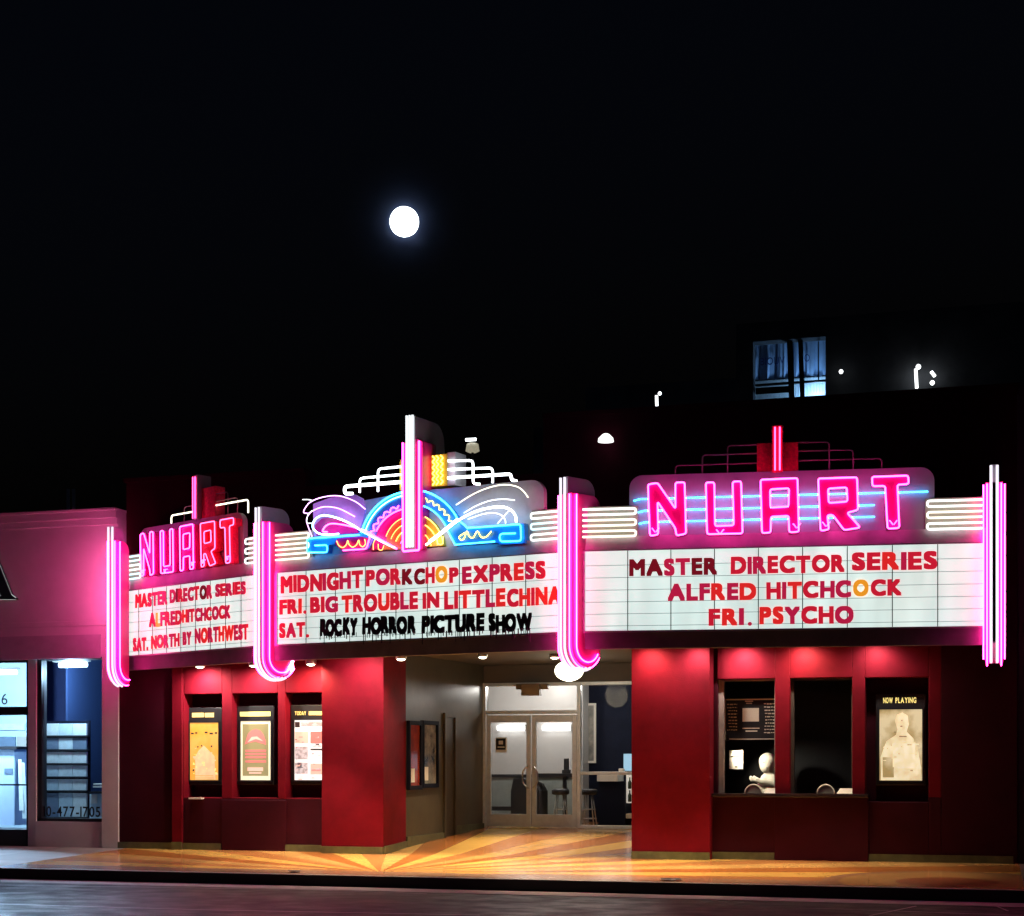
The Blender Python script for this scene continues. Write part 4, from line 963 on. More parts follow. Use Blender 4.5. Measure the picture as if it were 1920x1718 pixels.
for k in range(34):
    x, y = random.choice((553, 582)) + random.uniform(0, 14), random.uniform(1366, 1460); q.pbox(FQ, x, x + random.uniform(2, 8), y, y + random.choice((.8, 1.2, 2.4)), .0115, .0125, random.choice((1, 2, 4, 3, 1)))
obj('poster', q, [E_white, E_grey, E_dk, E_rose, E_pink], t)
q = MB(); q.word(FQ, 'TODAY', FQ.u(553), FQ.u(574), FQ.z(560, 1341), FQ.z(560, 1334), .001, .006, .02, 0); q.pbox(FQ, 579, 604, 1334, 1341, .001, .006); obj('lit_header', q, E_yel, t)
FQ2 = Frame((0, .22), (1, .22))
t = case('lit sepia poster of a pale figure in the recess right of the ticket windows', 1649, 1729, 1330, 1464, FQ2)
q = MB(); q.pbox(FQ2, 1649, 1729, 1330, 1464, .001, .008, 0)
q.prism(FQ2, [[FQ2.uz(x, y, .01) for x, y in ((1652, 1463), (1651, 1420), (1662, 1390), (1680, 1378), (1683, 1368), (1678, 1352), (1682, 1340), (1692, 1336), (1702, 1342), (1704, 1358), (1700, 1372), (1712, 1384), (1720, 1400), (1727, 1440), (1727, 1463))]], .0085, .012, 1)
q.pbox(FQ2, 1674, 1716, 1394, 1441, .0125, .014, 2); q.pbox(FQ2, 1655, 1676, 1420, 1458, .0125, .014, 0)
random.seed(9)
for k in range(30):
    x, y = random.uniform(1652, 1722), random.uniform(1385, 1458); q.pbox(FQ2, x, x + random.uniform(1, 9), y, y + random.uniform(.8, 3), .0145, .0155, random.choice((0, 0, 1, 2)))
for x, y, s in ((1690, 1350, 2), (1688, 1361, 4), (1676, 1372, 4), (1686, 1380, 14)): q.pbox(FQ2, x, x + s, y, y + 2, .0125, .014, 3)
obj('poster', q, [E_tan, E_pale, emissive('lit_card', (.95, .84, .58), .9, (.80, .68, .42), 8), emissive('lit_brown', (.30, .2, .09), .8)], t)
q = MB(); q.word(FQ2, 'NOW', FQ2.u(1656), FQ2.u(1674), FQ2.z(1690, 1318), FQ2.z(1690, 1308), .001, .006, .03, 0); q.word(FQ2, 'PLAYING', FQ2.u(1679), FQ2.u(1718), FQ2.z(1690, 1318), FQ2.z(1690, 1308), .001, .006, .03, 0); obj('lit_header', q, E_yel, t)
q = MB(); p = FW.pt(371, 1497, .0); q.box(p.x - .13, p.x + .13, -.12, -.0, p.z - .015, p.z + .015)
tag(obj('brochure_ledge', q, M['paper']), 'thin white ledge strip under the orange poster case', 'ledge')
# vestibule poster cases
for (a, b, y0, y1, lab, c1, c2) in ((757, 786, 1352, 1481, 'red poster in a dark framed case on the vestibule wall', (.42, .06, .03), (.14, .02, .02)), (788, 817, 1352, 1477, 'black and white poster in a dark framed case on the vestibule wall', (.02, .025, .04), (.42, .42, .36))):
    t = thing('wall_poster_case', lab, 'poster case', FV.pt((a + b) / 2, y1), 'vestibule poster cases')
    u0, u1 = FV.u(max(a, 762)), FV.u(b); z0, z1 = FV.z((a + b) / 2 + 2, y1), FV.z((a + b) / 2 + 2, y0)
    fw = .055
    q = MB(); q.fbox(FV, u0, u1, z0, z0 + .08, 0, .07); q.fbox(FV, u0, u1, z1 - .08, z1, 0, .07); q.fbox(FV, u0, u0 + fw, z0 + .08, z1 - .08, 0, .07); q.fbox(FV, u1 - fw, u1, z0 + .08, z1 - .08, 0, .07); obj('frame', q, M['lobbyblue'], t)
    q = MB(); q.fbox(FV, u0 + fw, u1 - fw, z0 + .08, z1 - .08, 0, .03); obj('poster', q, mat('poster_sheet', c1, .15, col2=c2, vscale=2.6, coat=.5), t)
    q = MB(); q.fbox(FV, u0 + fw + .05, u0 + fw + .26, z0 + .14, z0 + .40, .031, .034); obj('notice', q, M['paper'], t)

# ------------------------------------------------------------------ ticket booth
tb = thing('ticket_booth', 'two window ticket booth set in the red wall right of the entrance', 'ticket booth', FW.pt(1470, 1600))
q = MB(); q.box(X(1333, -.16), X(1628, -.16), -.17, .36, zs - .06, zs - .0); obj('counter', q, mat('black_stone', (.03, .02, .025), .25, coat=.3), tb, bevel=.008)
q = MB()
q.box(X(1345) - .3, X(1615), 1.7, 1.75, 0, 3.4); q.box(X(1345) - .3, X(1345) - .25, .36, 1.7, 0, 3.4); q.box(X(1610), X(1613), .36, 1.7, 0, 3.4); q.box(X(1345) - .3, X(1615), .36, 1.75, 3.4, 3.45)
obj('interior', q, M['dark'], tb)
for (a, b) in ((1345, 1453), (1481, 1598)):
    q = MB(); xa, xb = X(a), X(b)
    jw = .085 if a < 1400 else .05; q.box(xa + .001, xa + jw, .14, .30, zs, zh); q.box(xb - .03, xb - .001, .16, .30, zs, zh); q.box(xa + jw, xb - .03, .16, .30, zh - .03, zh - .001)
    wf = obj('window', q, mat('window_jamb', (.30, .25, .24) if a < 1400 else (.07, .06, .06), .5, .2, var=.2), tb)
    g = MB(); g.box(xa + jw, xb - .03, .22, .228, zs, zh - .03); obj('pane', g, M['glass'], wf)
FK = Frame((0, .26), (1, .26)); FK2 = Frame((0, .55), (1, .55))
M['booth_white'] = mat('ivory_card', (.82, .78, .66), .6)
t = thing('price_board', 'black price board with white text rows inside the first ticket window', 'notice board', FK2.pt(1400, 1388))
q = MB(); q.pbox(FK2, 1360, 1456, 1311, 1386, -.02, 0); obj('board', q, M['dark'], t)
q = MB()
for (a, b, c, d) in ((1360, 1456, 1311, 1312.3), (1360, 1456, 1385.5, 1386.5), (1360, 1361, 1312, 1386)): q.pbox(FK2, a, b, c, d, .0, .003)
random.seed(3)
for c0, c1, ys in ((1362, 1382, range(1320, 1374, 6)), (1432, 1454, range(1319, 1374, 6))):
    for y in ys:
        x = c0 + random.uniform(0, 5)
        while x < c1:
            wd_ = random.uniform(2, 6); q.pbox(FK2, x, min(c1, x + wd_), y, y + random.choice((1.5, 2.2)), 0, .003); x += wd_ + 1.2
for (a, b, c, d) in ((1397, 1412, 1314, 1316), (1399, 1410, 1318, 1320), (1392, 1424, 1365, 1366.5), (1398, 1420, 1370, 1372)): q.pbox(FK2, a, b, c, d, 0, .003)
obj('lettering', q, M['booth_white'], t)
q = MB(); q.pbox(FK2, 1392, 1423, 1328, 1353, .0035, .006); obj('card', q, M['booth_white'], t)
t = thing('window_notice', 'small cream notice below the price board in the first ticket window', 'notice', FK2.pt(1380, 1443))
q = MB(); q.pbox(FK2, 1367, 1393, 1407, 1442, -.006, 0); obj('sheet', q, M['booth_white'], t)
q = MB(); q.pbox(FK2, 1370, 1388, 1418, 1420, 0.001, .003); q.pbox(FK2, 1378, 1383, 1437, 1439, 0.001, .003); obj('print', q, M['dark'], t)
# speak-through rings and trays
for (px, nm) in ((1412, 'first'), (1548, 'second')):
    p = FW.pt(px, 1486, -.2); p = Vector((X(px, .1), .1, zs)); t = thing('ticket_slot', 'half round metal ticket slot on the sill of the %s ticket window' % nm, 'ticket slot', p, 'ticket window slots')
    q = MB(); q.tube([Vector((p.x + .14 * math.cos(R(k)), .12, zs + .0 + .145 * math.sin(R(k)))) for k in range(0, 181, 12)], .014, 8); obj('rim', q, M['booth_white'], t, True)
    q = MB(); v = [Vector((p.x + .13 * math.cos(R(k)), .125, zs + .004 + .13 * math.sin(R(k)))) for k in range(0, 181, 12)]; q.add(v, [tuple(range(len(v)))]); obj('grille', q, mat('grey_mesh', (.35, .33, .28), .5), t)
    q = MB(); xx = p.x + .19
    q.hexa([(xx, .0, zs + .004), (xx + .28, .0, zs + .004), (xx + .28, .1, zs + .004), (xx, .1, zs + .004), (xx + .05, .09, zs + .09), (xx + .3, .09, zs + .09), (xx + .3, .1, zs + .09), (xx + .05, .1, zs + .09)])
    tag(obj('leaflet_holder', q, M['booth_white']), 'small white leaflet stand beside the slot of the %s ticket window' % nm, 'leaflet stand', 'ticket window leaflet stands')
lx_, ly_, lz_ = X(1345) + .13, .27, 2.05
bxl = thing('booth_fill_light', 'added spotlight on the left jamb brightening the figure in the first ticket window', 'lamp', (lx_, ly_, lz_)); q = MB(); q.lathe((lx_, ly_, lz_), [(.02, -.05), (.03, -.04), (.03, .05)], 12); obj('housing', q, M['dark'], bxl)
lamp('booth_fill_lamp', 'SPOT', (lx_ + .04, ly_, lz_ - .07), 60, (1, .90, .70), .04, (X(1436, .8), .86, 1.38), 80, .8, parent=bxl)  # spotlight added on the jamb to brighten the mannequin
# seated white figure behind the glass, one continuous surface
figF = Frame((0, .86), (1, .86)); E0 = lambda x, y, o=0: figF.pt(x, y, o)
def blob(name, parts, m):
    mbd = bpy.data.metaballs.new(name); mbd.resolution = .018; mbd.render_resolution = .018; mbd.threshold = .6
    for (p, q_, rad_) in parts:
        n_ = max(1, int((Vector(q_) - Vector(p)).length / (rad_ * .45)))
        for k in range(n_ + 1):
            e = mbd.elements.new(); e.co = Vector(p).lerp(Vector(q_), k / n_); e.radius = rad_ * 1.45
    o = bpy.data.objects.new(name, mbd); COL.objects.link(o)
    me = bpy.data.meshes.new_from_object(o.evaluated_get(bpy.context.evaluated_depsgraph_get())); me.name = name
    bpy.data.objects.remove(o); bpy.data.metaballs.remove(mbd)
    me.materials.clear(); me.materials.append(m); me.polygons.foreach_set('use_smooth', [True] * len(me.polygons))
    o = bpy.data.objects.new(name, me); COL.objects.link(o); return o
pf = blob('mannequin', [
    (E0(1439, 1426), E0(1440, 1431), .155), (E0(1436, 1438, .05), E0(1437, 1440, .05), .10),           # skull, jaw
    (E0(1442, 1447), E0(1444, 1455), .075),                                                          # neck
    (E0(1446, 1463), E0(1448, 1474), .15), (E0(1447, 1476), E0(1443, 1492), .165),                    # chest, belly
    (E0(1434, 1460, .04), E0(1458, 1462, -.04), .085),                                               # shoulders
    (E0(1461, 1464, .02), E0(1458, 1472, .14), .068), (E0(1456, 1473, .17), E0(1428, 1466, .24), .055), (E0(1426, 1466, .24), E0(1418, 1462, .25), .045),
    (E0(1417, 1461, .25), E0(1407, 1457, .25), .020), (E0(1416, 1463, .25), E0(1406, 1460, .25), .019), (E0(1416, 1464, .25), E0(1408, 1464, .25), .018), (E0(1419, 1460, .25), E0(1414, 1456, .27), .018),
    (E0(1433, 1463, .07), E0(1425, 1476, .15), .062), (E0(1425, 1477, .15), E0(1420, 1484, .2), .05),
    (E0(1436, 1490, .1), E0(1422, 1484, .25), .09), (E0(1448, 1492, .1), E0(1440, 1487, .26), .09)],
    mat('ivory_plaster', (.84, .80, .68), .55, var=.06))
tag(pf, 'ivory mannequin figure reaching to the left inside the first ticket window', 'mannequin')
q = MB()
for (x, y) in ((1432, 1430), (1445, 1431)): q.lathe(E0(x, y, .152), [(.004, -.008), (.012, 0), (.004, .008)], 8)
q.lathe(E0(1438, 1440, .150), [(.004, -.006), (.022, 0), (.004, .006)], 8)
fo = obj('face_marks', q, M['dark']); fo.parent = pf

# ------------------------------------------------------------------ neighbouring shop, left
sh = thing('tile_shop', 'grey stucco shop lit pink by the neighbouring neon with blue lit windows', 'shop', (-18, 0, 0))
NX = XL - .003
q = MB()
ztop = 6.28
wz0, wz1 = Z(130, 1541), Z(130, 1232); dz1 = Z(20, 1238)
xw0, xw1 = X(64), X(191); xd1 = X(49); xd0 = X(-120)
zu = max(wz1, dz1) + .02
q.box(-30, NX, 0, .3, zu, ztop)
q.box(xw1, NX, 0, .3, -.02, zu); q.box(xw0, xw1, .0, .3, wz1, zu); q.box(xw0, xw1, .04, .3, 0, wz0)
q.box(xd1, xw0, .06, .3, 0, zu); q.box(xd0, xd1, 0.005, .3, dz1, zu); q.box(-30, xd0, 0, .3, 0, zu)
obj('wall', q, M['pinkwall'], sh)
q = MB(); q.box(-30, NX, -.10, .3, ztop, 6.42); q.box(-30, NX, -.05, 0, ztop - .12, ztop); q.box(-30, NX, -.14, .34, 6.42, 6.47); q.box(-30, NX, -.018, 0, Z(100, 1176), Z(100, 1166)); obj('cornice', q, M['pinkwall'], sh, bevel=.025)
q = MB(); q.box(-30, X(189), -.025, 0, Z(100, 1236), Z(100, 1192)); obj('sign_band', q, mat('mauve_paint', (.40, .35, .41), .7, var=.1), sh)
q = MB(); q.box(-30, NX, 6, 6.2, 0, 6.2, 0); q.box(-30, NX, .3, 6, 4.2, 4.3, 0); q.box(-30, NX, .3, 6, .004, .01, 0); q.box(NX - .05, NX, .3, 6, 0, 4.2, 0); q.box(xw0 - .06, xw0 - .02, 1.2, 6, 0, 4.2, 1)
obj('interior', q, [mat('blue_wall', (.007, .018, .085), .6, var=.1), mat('pale_blue_wall', (.03, .06, .16), .6)], sh)
q = MB(); q.box(xw0, xw0 + .1, .1, .28, wz0, wz1); q.box(xw1 - .03, xw1, .1, .28, wz0, wz1); q.box(xw0, xw1, .1, .28, wz0, wz0 + .06); q.box(xw0, xw1, .1, .28, wz1 - .05, wz1)
wf = obj('window', q, M['dark'], sh); g = MB(); g.box(xw0, xw1, .18, .186, wz0, wz1); obj('pane', g, M['shopglass'], wf)
q = MB(); FG = Frame((0, .17), (1, .17)); q.word(FG, '10-477-1705', FG.u(82), FG.u(188), FG.z(130, 1531), FG.z(130, 1512), .0, .004, .015, 0); obj('lettering', q, M['dark'], wf)
q = MB(); za = Z(20, 1325); q.box(xd0, xd1, .1, .28, za - .16, za + .0); q.box(xd1 - .06, xd1, .1, .28, 0, dz1); q.box(xd0, xd1, .1, .28, 0, .32); q.box(xd0, xd1, .1, .28, dz1 - .04, dz1); q.box(xd0, xd1 - .06, .12, .2, Z(20, 1472) - .015, Z(20, 1472) + .015)
df = obj('door', q, M['dark'], sh); g = MB(); g.box(xd0, xd1 - .06, .18, .186, .32, dz1); obj('pane', g, M['shopglass'], df)
q = MB(); q.word(FG, '6', FG.u(3), FG.u(14), FG.z(10, 1321), FG.z(10, 1300), 0, .004, .0, 0); obj('number', q, M['dark'], df)
# fluorescent fittings and their light
for (px, py, Y, hw, lab, pw) in ((137, 1247, .45, .30, 'lit fluorescent fitting inside the tile shop window', 260), (-40, 1262, 1.6, .9, 'long fluorescent fitting behind the tile shop door', 1000)):
    p = at(px, py, Y); t = thing('fluorescent_light', lab, 'ceiling light', (p.x, p.y, 4.2), 'tile shop ceiling lights')
    q = MB(); q.tube([(p.x - hw, p.y, p.z), (p.x + hw, p.y, p.z)], .05, 10); obj('tube', q, mat('fluorescent', (.8, .8, .8), .4, emit=(.8, .97, 1), es=5), t, True)
    q = MB(); q.box(p.x - hw - .12, p.x + hw + .05, p.y - .07, p.y + .07, p.z + .06, p.z + .1); obj('housing', q, M['paper'], t)
    q = MB(); q.tube([(p.x, p.y, p.z + .1), (p.x, p.y, 4.2)], .012); obj('hanger', q, M['steel'], t)
    lamp('shop_lamp', 'POINT', (p.x, p.y, p.z - .15), pw, (.62, .85, 1), .15, parent=t)
# tile rack
FS = Frame((0, 1.0), (1, 1.0)); rk = thing('sample_rack', 'rack of tile samples in six rows behind the tile shop window', 'display rack', FS.pt(123, 1540))
q = MB(); q.pbox(FS, 80, 168, 1352, 1545, -.1, -.06); obj('back_board', q, M['lobbyblue'], rk)
tm = [mat('tile_%s' % n_, c, .45, var=.12, vscale=9) for n_, c in (('pale', (.74, .82, .80)), ('slate', (.16, .22, .30)), ('sky', (.50, .64, .70)), ('mist', (.62, .74, .76)))]
rows = [((0, 3, 0), 1357, 1379), ((1, 3, 1), 1384, 1405), ((0, 0, 0), 1410, 1431), ((2, 3, 3), 1435, 1456), ((2, 3, 0), 1461, 1482), ((1, 2, 0), 1487, 1532)]
for mis, y0, y1 in rows:
    q = MB()
    for k in range(3): q.pbox(FS, 84 + 26.3 * k, 109.4 + 26.3 * k, y0, y1, -.055, 0, mis[k])
    obj('tile_row', q, tm, rk)
    q = MB(); q.pbox(FS, 82, 164, y1 + .3, y1 + 3.2, -.055, .03); obj('shelf', q, M['dark'], rk)
# desk with papers
t = thing('shop_desk', 'small desk with papers right of the tile sample rack', 'desk', FS.pt(178, 1540))
q = MB(); q.pbox(FS, 166, 200, 1484, 1488, -.4, .1); obj('desk_top', q, M['dark'], t); q = MB(); q.pbox(FS, 168, 196, 1489, 1535, -.35, 0); obj('cabinet', q, tm[2], t)
q = MB(); q.pbox(FS, 170, 182, 1490, 1507, .001, .01); tag(obj('white_card', q, M['paper']), 'white card fixed to the front of the shop desk', 'card')
q = MB(); q.pbox(FS, 175, 195, 1469, 1472, -.2, .08); q.pbox(FS, 174, 195, 1474, 1477, -.2, .08); tag(obj('paper_tray', q, M['paper']), 'white two level paper tray on the shop desk', 'paper tray')
# things behind the shop door
FS2 = Frame((0, 2.2), (1, 2.2)); FS3 = Frame((0, 2.6), (1, 2.6))
q = MB(); q.pbox(FS2, -60, 27, 1404, 1548, -.5, 0, 0); t = thing('display_cabinet', 'pale blue display cabinet behind the tile shop door', 'cabinet', FS2.pt(10, 1548)); obj('cabinet', q, mat('pale_blue_laminate', (.52, .68, .85), .5, var=.05), t)
q = MB(); q.pbox(FS2, -60, 31, 1400, 1405, -.5, .06); obj('top', q, M['dark'], t); q = MB(); q.pbox(FS2, 8, 24, 1441, 1451, .001, .01); obj('plaque', q, tm[1], t)
t = thing('wall_shelving', 'shelving with tile boards on the back wall behind the shop door', 'shelving', FS3.pt(20, 1400, -.5))
q = MB(); FS4 = Frame((0, 4.5), (1, 4.5)); q.pbox(FS4, -150, 60, 1200, 1560, -.06, -.05, 0); q.pbox(FS4, -60, 46, 1358, 1369, -.04, 0, 1); q.pbox(FS4, -60, 28, 1382, 1408, -.04, 0, 2); q.pbox(FS4, 31, 50, 1381, 1420, -.04, 0, 3)
obj('board', q, [mat('pale_blue_back', (.55, .72, .80), .6, var=.08, vscale=1), tm[3], tm[1], mat('beige_tile', (.45, .42, .36), .5)], t)
for k, (a, b, c, d) in enumerate(((36, 40, 1424, 1520), (42, 46, 1430, 1535))):
    q = MB(); q.hexa([FS2.pt(a, d, .1), FS2.pt(a + 9, d, .1), FS2.pt(a + 9, d, .06), FS2.pt(a, d, .06), FS2.pt(b - 6, c, .0), FS2.pt(b, c, 0), FS2.pt(b, c, -.04), FS2.pt(b - 6, c, -.04)])
    tag(obj('leaning_panel', q, tm[3 if k else 0]), '%s sample panel leaning beside the display cabinet' % ('shorter pale', 'wider blue grey')[k], 'panel')
# letter A of the shop sign
lz0, lz1 = Z(12, 1124), Z(12, 1040)
ua = [X(-62), X(28)]
FA = Frame((0, -.02), (1, -.02))
Ap = [(-62, 1124), (-62, 1119), (-54, 1117), (-22, 1045), (-8, 1045), (20, 1115), (28, 1121), (28, 1124), (-6, 1124), (-6, 1120), (2, 1117), (-6, 1098), (-36, 1098), (-44, 1117), (-36, 1120), (-36, 1124)]
t = thing('channel_letter', 'dark green letter A with a white glowing edge on the shop wall', 'sign letter', FA.pt(0, 1124, .1))
q = MB(); q.prism(FA, [[FA.uz(x, y, .1) for x, y in Ap], [FA.uz(x, y, .1) for x, y in ((-32, 1090), (-10, 1090), (-20, 1062))]], .0, .1); obj('face', q, mat('dark_green_face', (.01, .035, .03), .3), t)
q = MB(); q.tube(rnd([FA.pt(x, y, .06) for x, y in [(px + (1.5 if px > -20 else -1.5), py) for px, py in Ap]], .01, 2, True), .008, 6, closed=True); obj('edge_light', q, neon('edge_white', (.8, 1, .95), .9), t, True)
# roof vents on the shop
for k, px in enumerate((128, 138)):
    p = at(px, 940, 2.0); q = MB(); q.lathe((p.x, p.y, 4.3), [(.035, 0), (.035, at(px, 917, 2.0).z - 4.3)], 10)
    tag(obj('vent_pipe', q, M['pinkwall'], shade=True), 'thin grey vent pipe on the shop roof, %s of the pair' % ('left', 'right')[k], 'vent pipe', 'shop roof vent pipes')

# ------------------------------------------------------------------ neighbour on the right
q = MB(); q.box(XR + .01, 14, .06, 12, 0, 7.6); q.box(XR + .01, 14, .0, .06, 7.4, 7.7)
q2 = MB()
nb = thing('dark_building', 'unlit dark building at the right edge beside the theatre', 'building', (3, 0, 0)); obj('wall', q, mat('dark_stucco', (.03, .026, .035), .8, var=.2), nb)

# ------------------------------------------------------------------ roof and the building behind
YB = 16.0
FH = Frame((0, YB), (1, YB))
bb = thing('rear_building', 'tall dark building behind the theatre with one blue lit balcony opening', 'building', (-2, YB, 0))
M['rear'] = mat('grey_plaster', (.11, .115, .13), .95, spec=.0, var=.35, vscale=.8)
M['rearblack'] = mat('black_steel', (.012, .012, .016), .6)
M['palerail'] = mat('pale_rail', (.6, .62, .68), .5)
hx0, hx1, hz0, hz1 = FH.u(1412), FH.u(1548), FH.z(1480, 768), FH.z(1480, 636)
q = MB(); x0, x1 = FH.u(1000), FH.u(1990); zr = FH.z(1480, 560)
wall_with_holes(q, FH.u(1380), x1, 0, FH.z(1480, 600), YB, YB + .4, [(hx0, hx1, hz0, hz1)])
q.box(x0, FH.u(1380), YB, YB + .4, 0, FH.z(1200, 790)); q.box(x0, x1, YB + 6, YB + 6.3, 0, FH.z(1480, 600))
obj('wall', q, M['rear'], bb)
# balcony room: blue banner, corrugated screen, posts and rail
FHB = Frame((0, YB + 2.2), (1, YB + 2.2))
q = MB(); ux0, ux1 = FHB.u(1405), FHB.u(1560)
n = 40
def fold(k): return .05 * math.sin(k * .9) + .03 * math.sin(k * 2.3)
zc = FHB.z(1480, 709)
for k in range(n):
    a, b = ux0 + (ux1 - ux0) * k / n, ux0 + (ux1 - ux0) * (k + 1) / n
    q.add([FHB.P(a, zc, fold(k)), FHB.P(b, zc, fold(k + 1)), FHB.P(b, FHB.z(1480, 630), .3 * fold(k + 1)), FHB.P(a, FHB.z(1480, 630), .3 * fold(k))], [(0, 1, 2, 3)])
banner = obj('banner', q, mat('blue_white_fabric', (.30, .42, .62), .7, var=.1), bb)
q = MB(); q.word(FHB, 'BIOUV', FHB.u(1427), FHB.u(1472), FHB.z(1440, 686), FHB.z(1440, 672), .1, .11, .0, 0); q.word(FHB, 'O', FHB.u(1509), FHB.u(1519), FHB.z(1510, 680), FHB.z(1510, 666), .1, .11, .0, 0); obj('lettering', q, mat('navy_print', (.03, .04, .16), .7), banner)
q = MB(); nn = 56
for k in range(nn):
    a = ux0 + (ux1 - ux0) * k / nn; b = ux0 + (ux1 - ux0) * (k + .62) / nn
    q.fbox(FHB, a, b, FHB.z(1480, 775), zc - .05, -.02, .10)
obj('slatted_screen', q, mat('white_slats', (.62, .68, .72), .6), bb)
for (a, b) in ((1478, 1489), (1499, 1508)):
    q = MB(); q.hexa([FH.pt(a + 2, 775, -.2), FH.pt(b + 2, 775, -.2), FH.pt(b + 2, 775, -.3), FH.pt(a + 2, 775, -.3), FH.pt(a - 3, 630, -.2), FH.pt(b - 3, 630, -.2), FH.pt(b - 3, 630, -.3), FH.pt(a - 3, 630, -.3)]); obj('post', q, M['rearblack'], bb)
q = MB(); q.fbox(FH, hx0, hx1, FH.z(1480, 713), FH.z(1480, 709), -.5, -.42); q.fbox(FH, hx0, FH.u(1478), FH.z(1480, 728), FH.z(1480, 716), -.5, -.45); q.fbox(FH, hx0, hx1, FH.z(1480, 768), FH.z(1480, 765), -.5, -.42); q.fbox(FH, FH.u(1530), FH.u(1532), FH.z(1480, 709), hz1, -.5, -.44); obj('railing', q, M['rearblack'], bb)
q = MB(); q.box(hx0 - .5, hx1 + .5, YB + .4, YB + 3, hz0 - .1, hz0, 0); qq = MB(); qq.fbox(FH, hx0, FH.u(1476), FH.z(1480, 764), FH.z(1480, 761), -.38, -.34); qq.fbox(FH, FH.u(1512), hx1, FH.z(1480, 764), FH.z(1480, 760), -.38, -.34); obj('bottom_rail', qq, M['palerail'], bb)
obj('balcony_slab', q, M['rear'], bb)
bl = thing('balcony_light', 'bluish floor light inside the balcony opening', 'lamp', FHB.pt(1532, 752, .5)); pz = FHB.pt(1532, 752, .5)
q = MB(); q.lathe((pz.x, pz.y, pz.z - .12), [(.08, 0), (.08, .04), (.04, .1)], 12); obj('housing', q, M['dark'], bl)
lamp('balcony_lamp', 'POINT', (pz.x, pz.y, pz.z + .1), 75, (.32, .62, 1), .1, parent=bl)
# lamps seen over the roof
M['bulb'] = mat('white_bulb', (.8, .8, .8), .4, emit=(.95, 1, 1), es=3)
def roof_lamp(px, py, r, label, strip=None):
    F2 = Frame((0, YB - .25), (1, YB - .25)); p = F2.pt(px, py)
    t = thing('wall_lamp', label, 'lamp', p, 'lamps on the rear building')
    q = MB(); q.lathe(p, [(r * .3, -r)] + [(r * math.cos(R(k)), r * math.sin(R(k))) for k in range(-60, 61, 20)] + [(r * .3, r)], 12); obj('globe', q, M['bulb'], t, True)
    q = MB(); q.fbox(F2, F2.uz(px, py)[0] - .03, F2.uz(px, py)[0] + .03, p.z - .03, p.z + .03, -.25, 0); obj('bracket', q, M['dark'], t)
    if strip:
        a, b, c, d = strip; q = MB(); q.tube([F2.pt(a, b, .02), F2.pt(c, d, .02)], .04, 8); obj('strip_light', q, M['bulb'], t, True)
roof_lamp(1237, 738, .05, 'small globe lamp with a vertical strip above the gap between the signs', (1231, 742, 1232, 774))
roof_lamp(1577, 697, .055, 'single globe lamp just right of the blue balcony opening')
roof_lamp(1722, 688, .065, 'globe lamp with a tall bright strip on the dark rooftop', (1717, 692, 1719, 728))
roof_lamp(1748, 718, .06, 'globe lamp with a slanted shade at the far right of the rooftop', (1746, 697, 1753, 706))
roof_lamp(1574, 758, .03, 'tiny slanted lamp under the balcony corner', (1573, 757, 1580, 763))
p = at(1136, 821, .06); t = thing('roof_lamp', 'white hooded lamp fixed to the dark theatre parapet', 'lamp', p)
q = MB(); q.lathe(p, [(.14, -.07), (.13, -.01), (.06, .06), (.02, .075)], 16); obj('lamp_shade', q, mat('lit_hood', (.7, .7, .7), .4, emit=(1, .98, .95), es=1.6), t, True)
q = MB(); q.tube([(p.x, p.y, p.z + .05), (p.x, .32, p.z + .05)], .02); obj('bracket', q, M['dark'], t)
p = at(886, 838, 1.4); t = thing('roof_lantern', 'pale lantern with a bright top behind the sunburst sign', 'lamp', p)
q = MB(); q.lathe(p, [(.07, -.11), (.13, -.08), (.11, .05), (.09, .06)], 16); obj('lantern_body', q, mat('dim_shade', (.6, .58, .5), .5, emit=(.6, .55, .38), es=.5), t, True)
q = MB(); q.tube([(p.x - .1, p.y - .1, p.z + .115), (p.x + .1, p.y - .1, p.z + .115)], .03, 8); obj('tube', q, M['bulb'], t, True)
q = MB(); q.tube([(p.x, p.y, 4.98), (p.x, p.y, p.z - .1)], .025); obj('post', q, M['dark'], t)

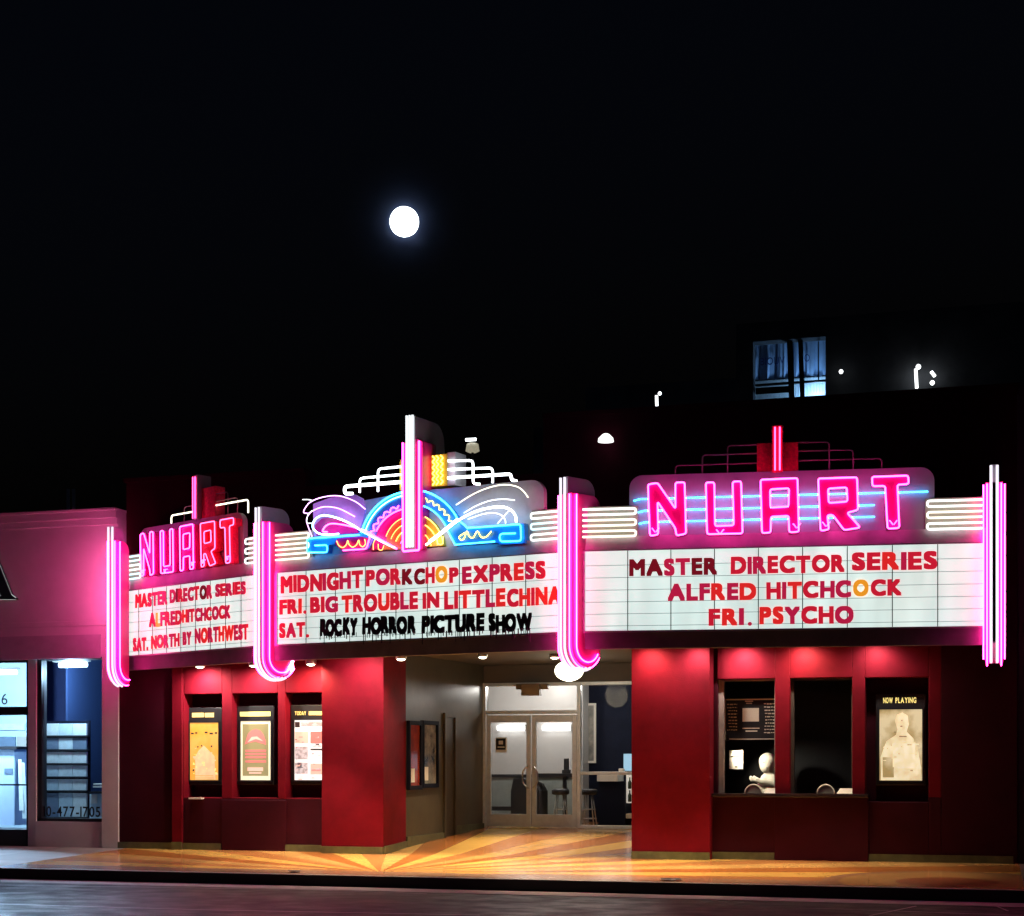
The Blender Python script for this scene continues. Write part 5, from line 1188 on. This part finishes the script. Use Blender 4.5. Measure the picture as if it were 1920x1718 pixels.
# ------------------------------------------------------------------ moon
mp_ = CAM + ray(758, 416) * 1600
q = MB(); rm = 29.0 / FPX * 1600 * .94
q.lathe(mp_, [(rm * .02, -rm)] + [(rm * math.cos(R(k)), rm * math.sin(R(k))) for k in range(-84, 85, 7)] + [(rm * .02, rm)], 48)
mo = obj('moon', q, mat('moon_light', (.5, .5, .5), .8, emit=(.93, .98, 1), es=6), shade=True); struct(mo)
q = MB(); rc = rm * 5.5
q.lathe(mp_, [(rc * .02, -rc)] + [(rc * math.cos(R(k)), rc * math.sin(R(k))) for k in range(-80, 81, 10)] + [(rc * .02, rc)], 32)
cm = bpy.data.materials.new('moon_halo'); cm.use_nodes = True; nt = cm.node_tree; nt.nodes.remove(nt.nodes['Principled BSDF'])  # scattering volume added around the moon to give it a halo
vs = nt.nodes.new('ShaderNodeVolumeScatter'); vs.inputs['Color'].default_value = (.35, .5, 1, 1); vs.inputs['Density'].default_value = .0022
nt.links.new(vs.outputs[0], nt.nodes['Material Output'].inputs['Volume'])
tc = nt.nodes.new('ShaderNodeTexCoord'); ln = nt.nodes.new('ShaderNodeVectorMath'); ln.operation = 'LENGTH'; nt.links.new(tc.outputs['Object'], ln.inputs[0])
def vm(op, a, b_):
    n_ = nt.nodes.new('ShaderNodeMath'); n_.operation = op
    for i_, q_ in enumerate((a, b_)):
        if isinstance(q_, (int, float)): n_.inputs[i_].default_value = q_
        else: nt.links.new(q_, n_.inputs[i_])
    return n_.outputs[0]
nz_ = nt.nodes.new('ShaderNodeTexNoise'); nz_.inputs['Scale'].default_value = .045; nt.links.new(tc.outputs['Object'], nz_.inputs['Vector'])
fall = vm('POWER', vm('DIVIDE', rm, ln.outputs['Value']), 2.2)
edge = vm('MAXIMUM', vm('SUBTRACT', 1.0, vm('DIVIDE', ln.outputs['Value'], rc * .94)), 0.0)
nt.links.new(vm('MULTIPLY', vm('MULTIPLY', vm('MULTIPLY', fall, edge), .0052), vm('ADD', nz_.outputs['Fac'], .5)), vs.inputs['Density'])
q.v = [v_ - mp_ for v_ in q.v]
cl_ = obj('moon_halo', q, cm); cl_.location = mp_; cl_['kind'] = 'stuff'; cl_['label'] = 'faint blue halo added around the bright moon'; cl_['category'] = 'halo'
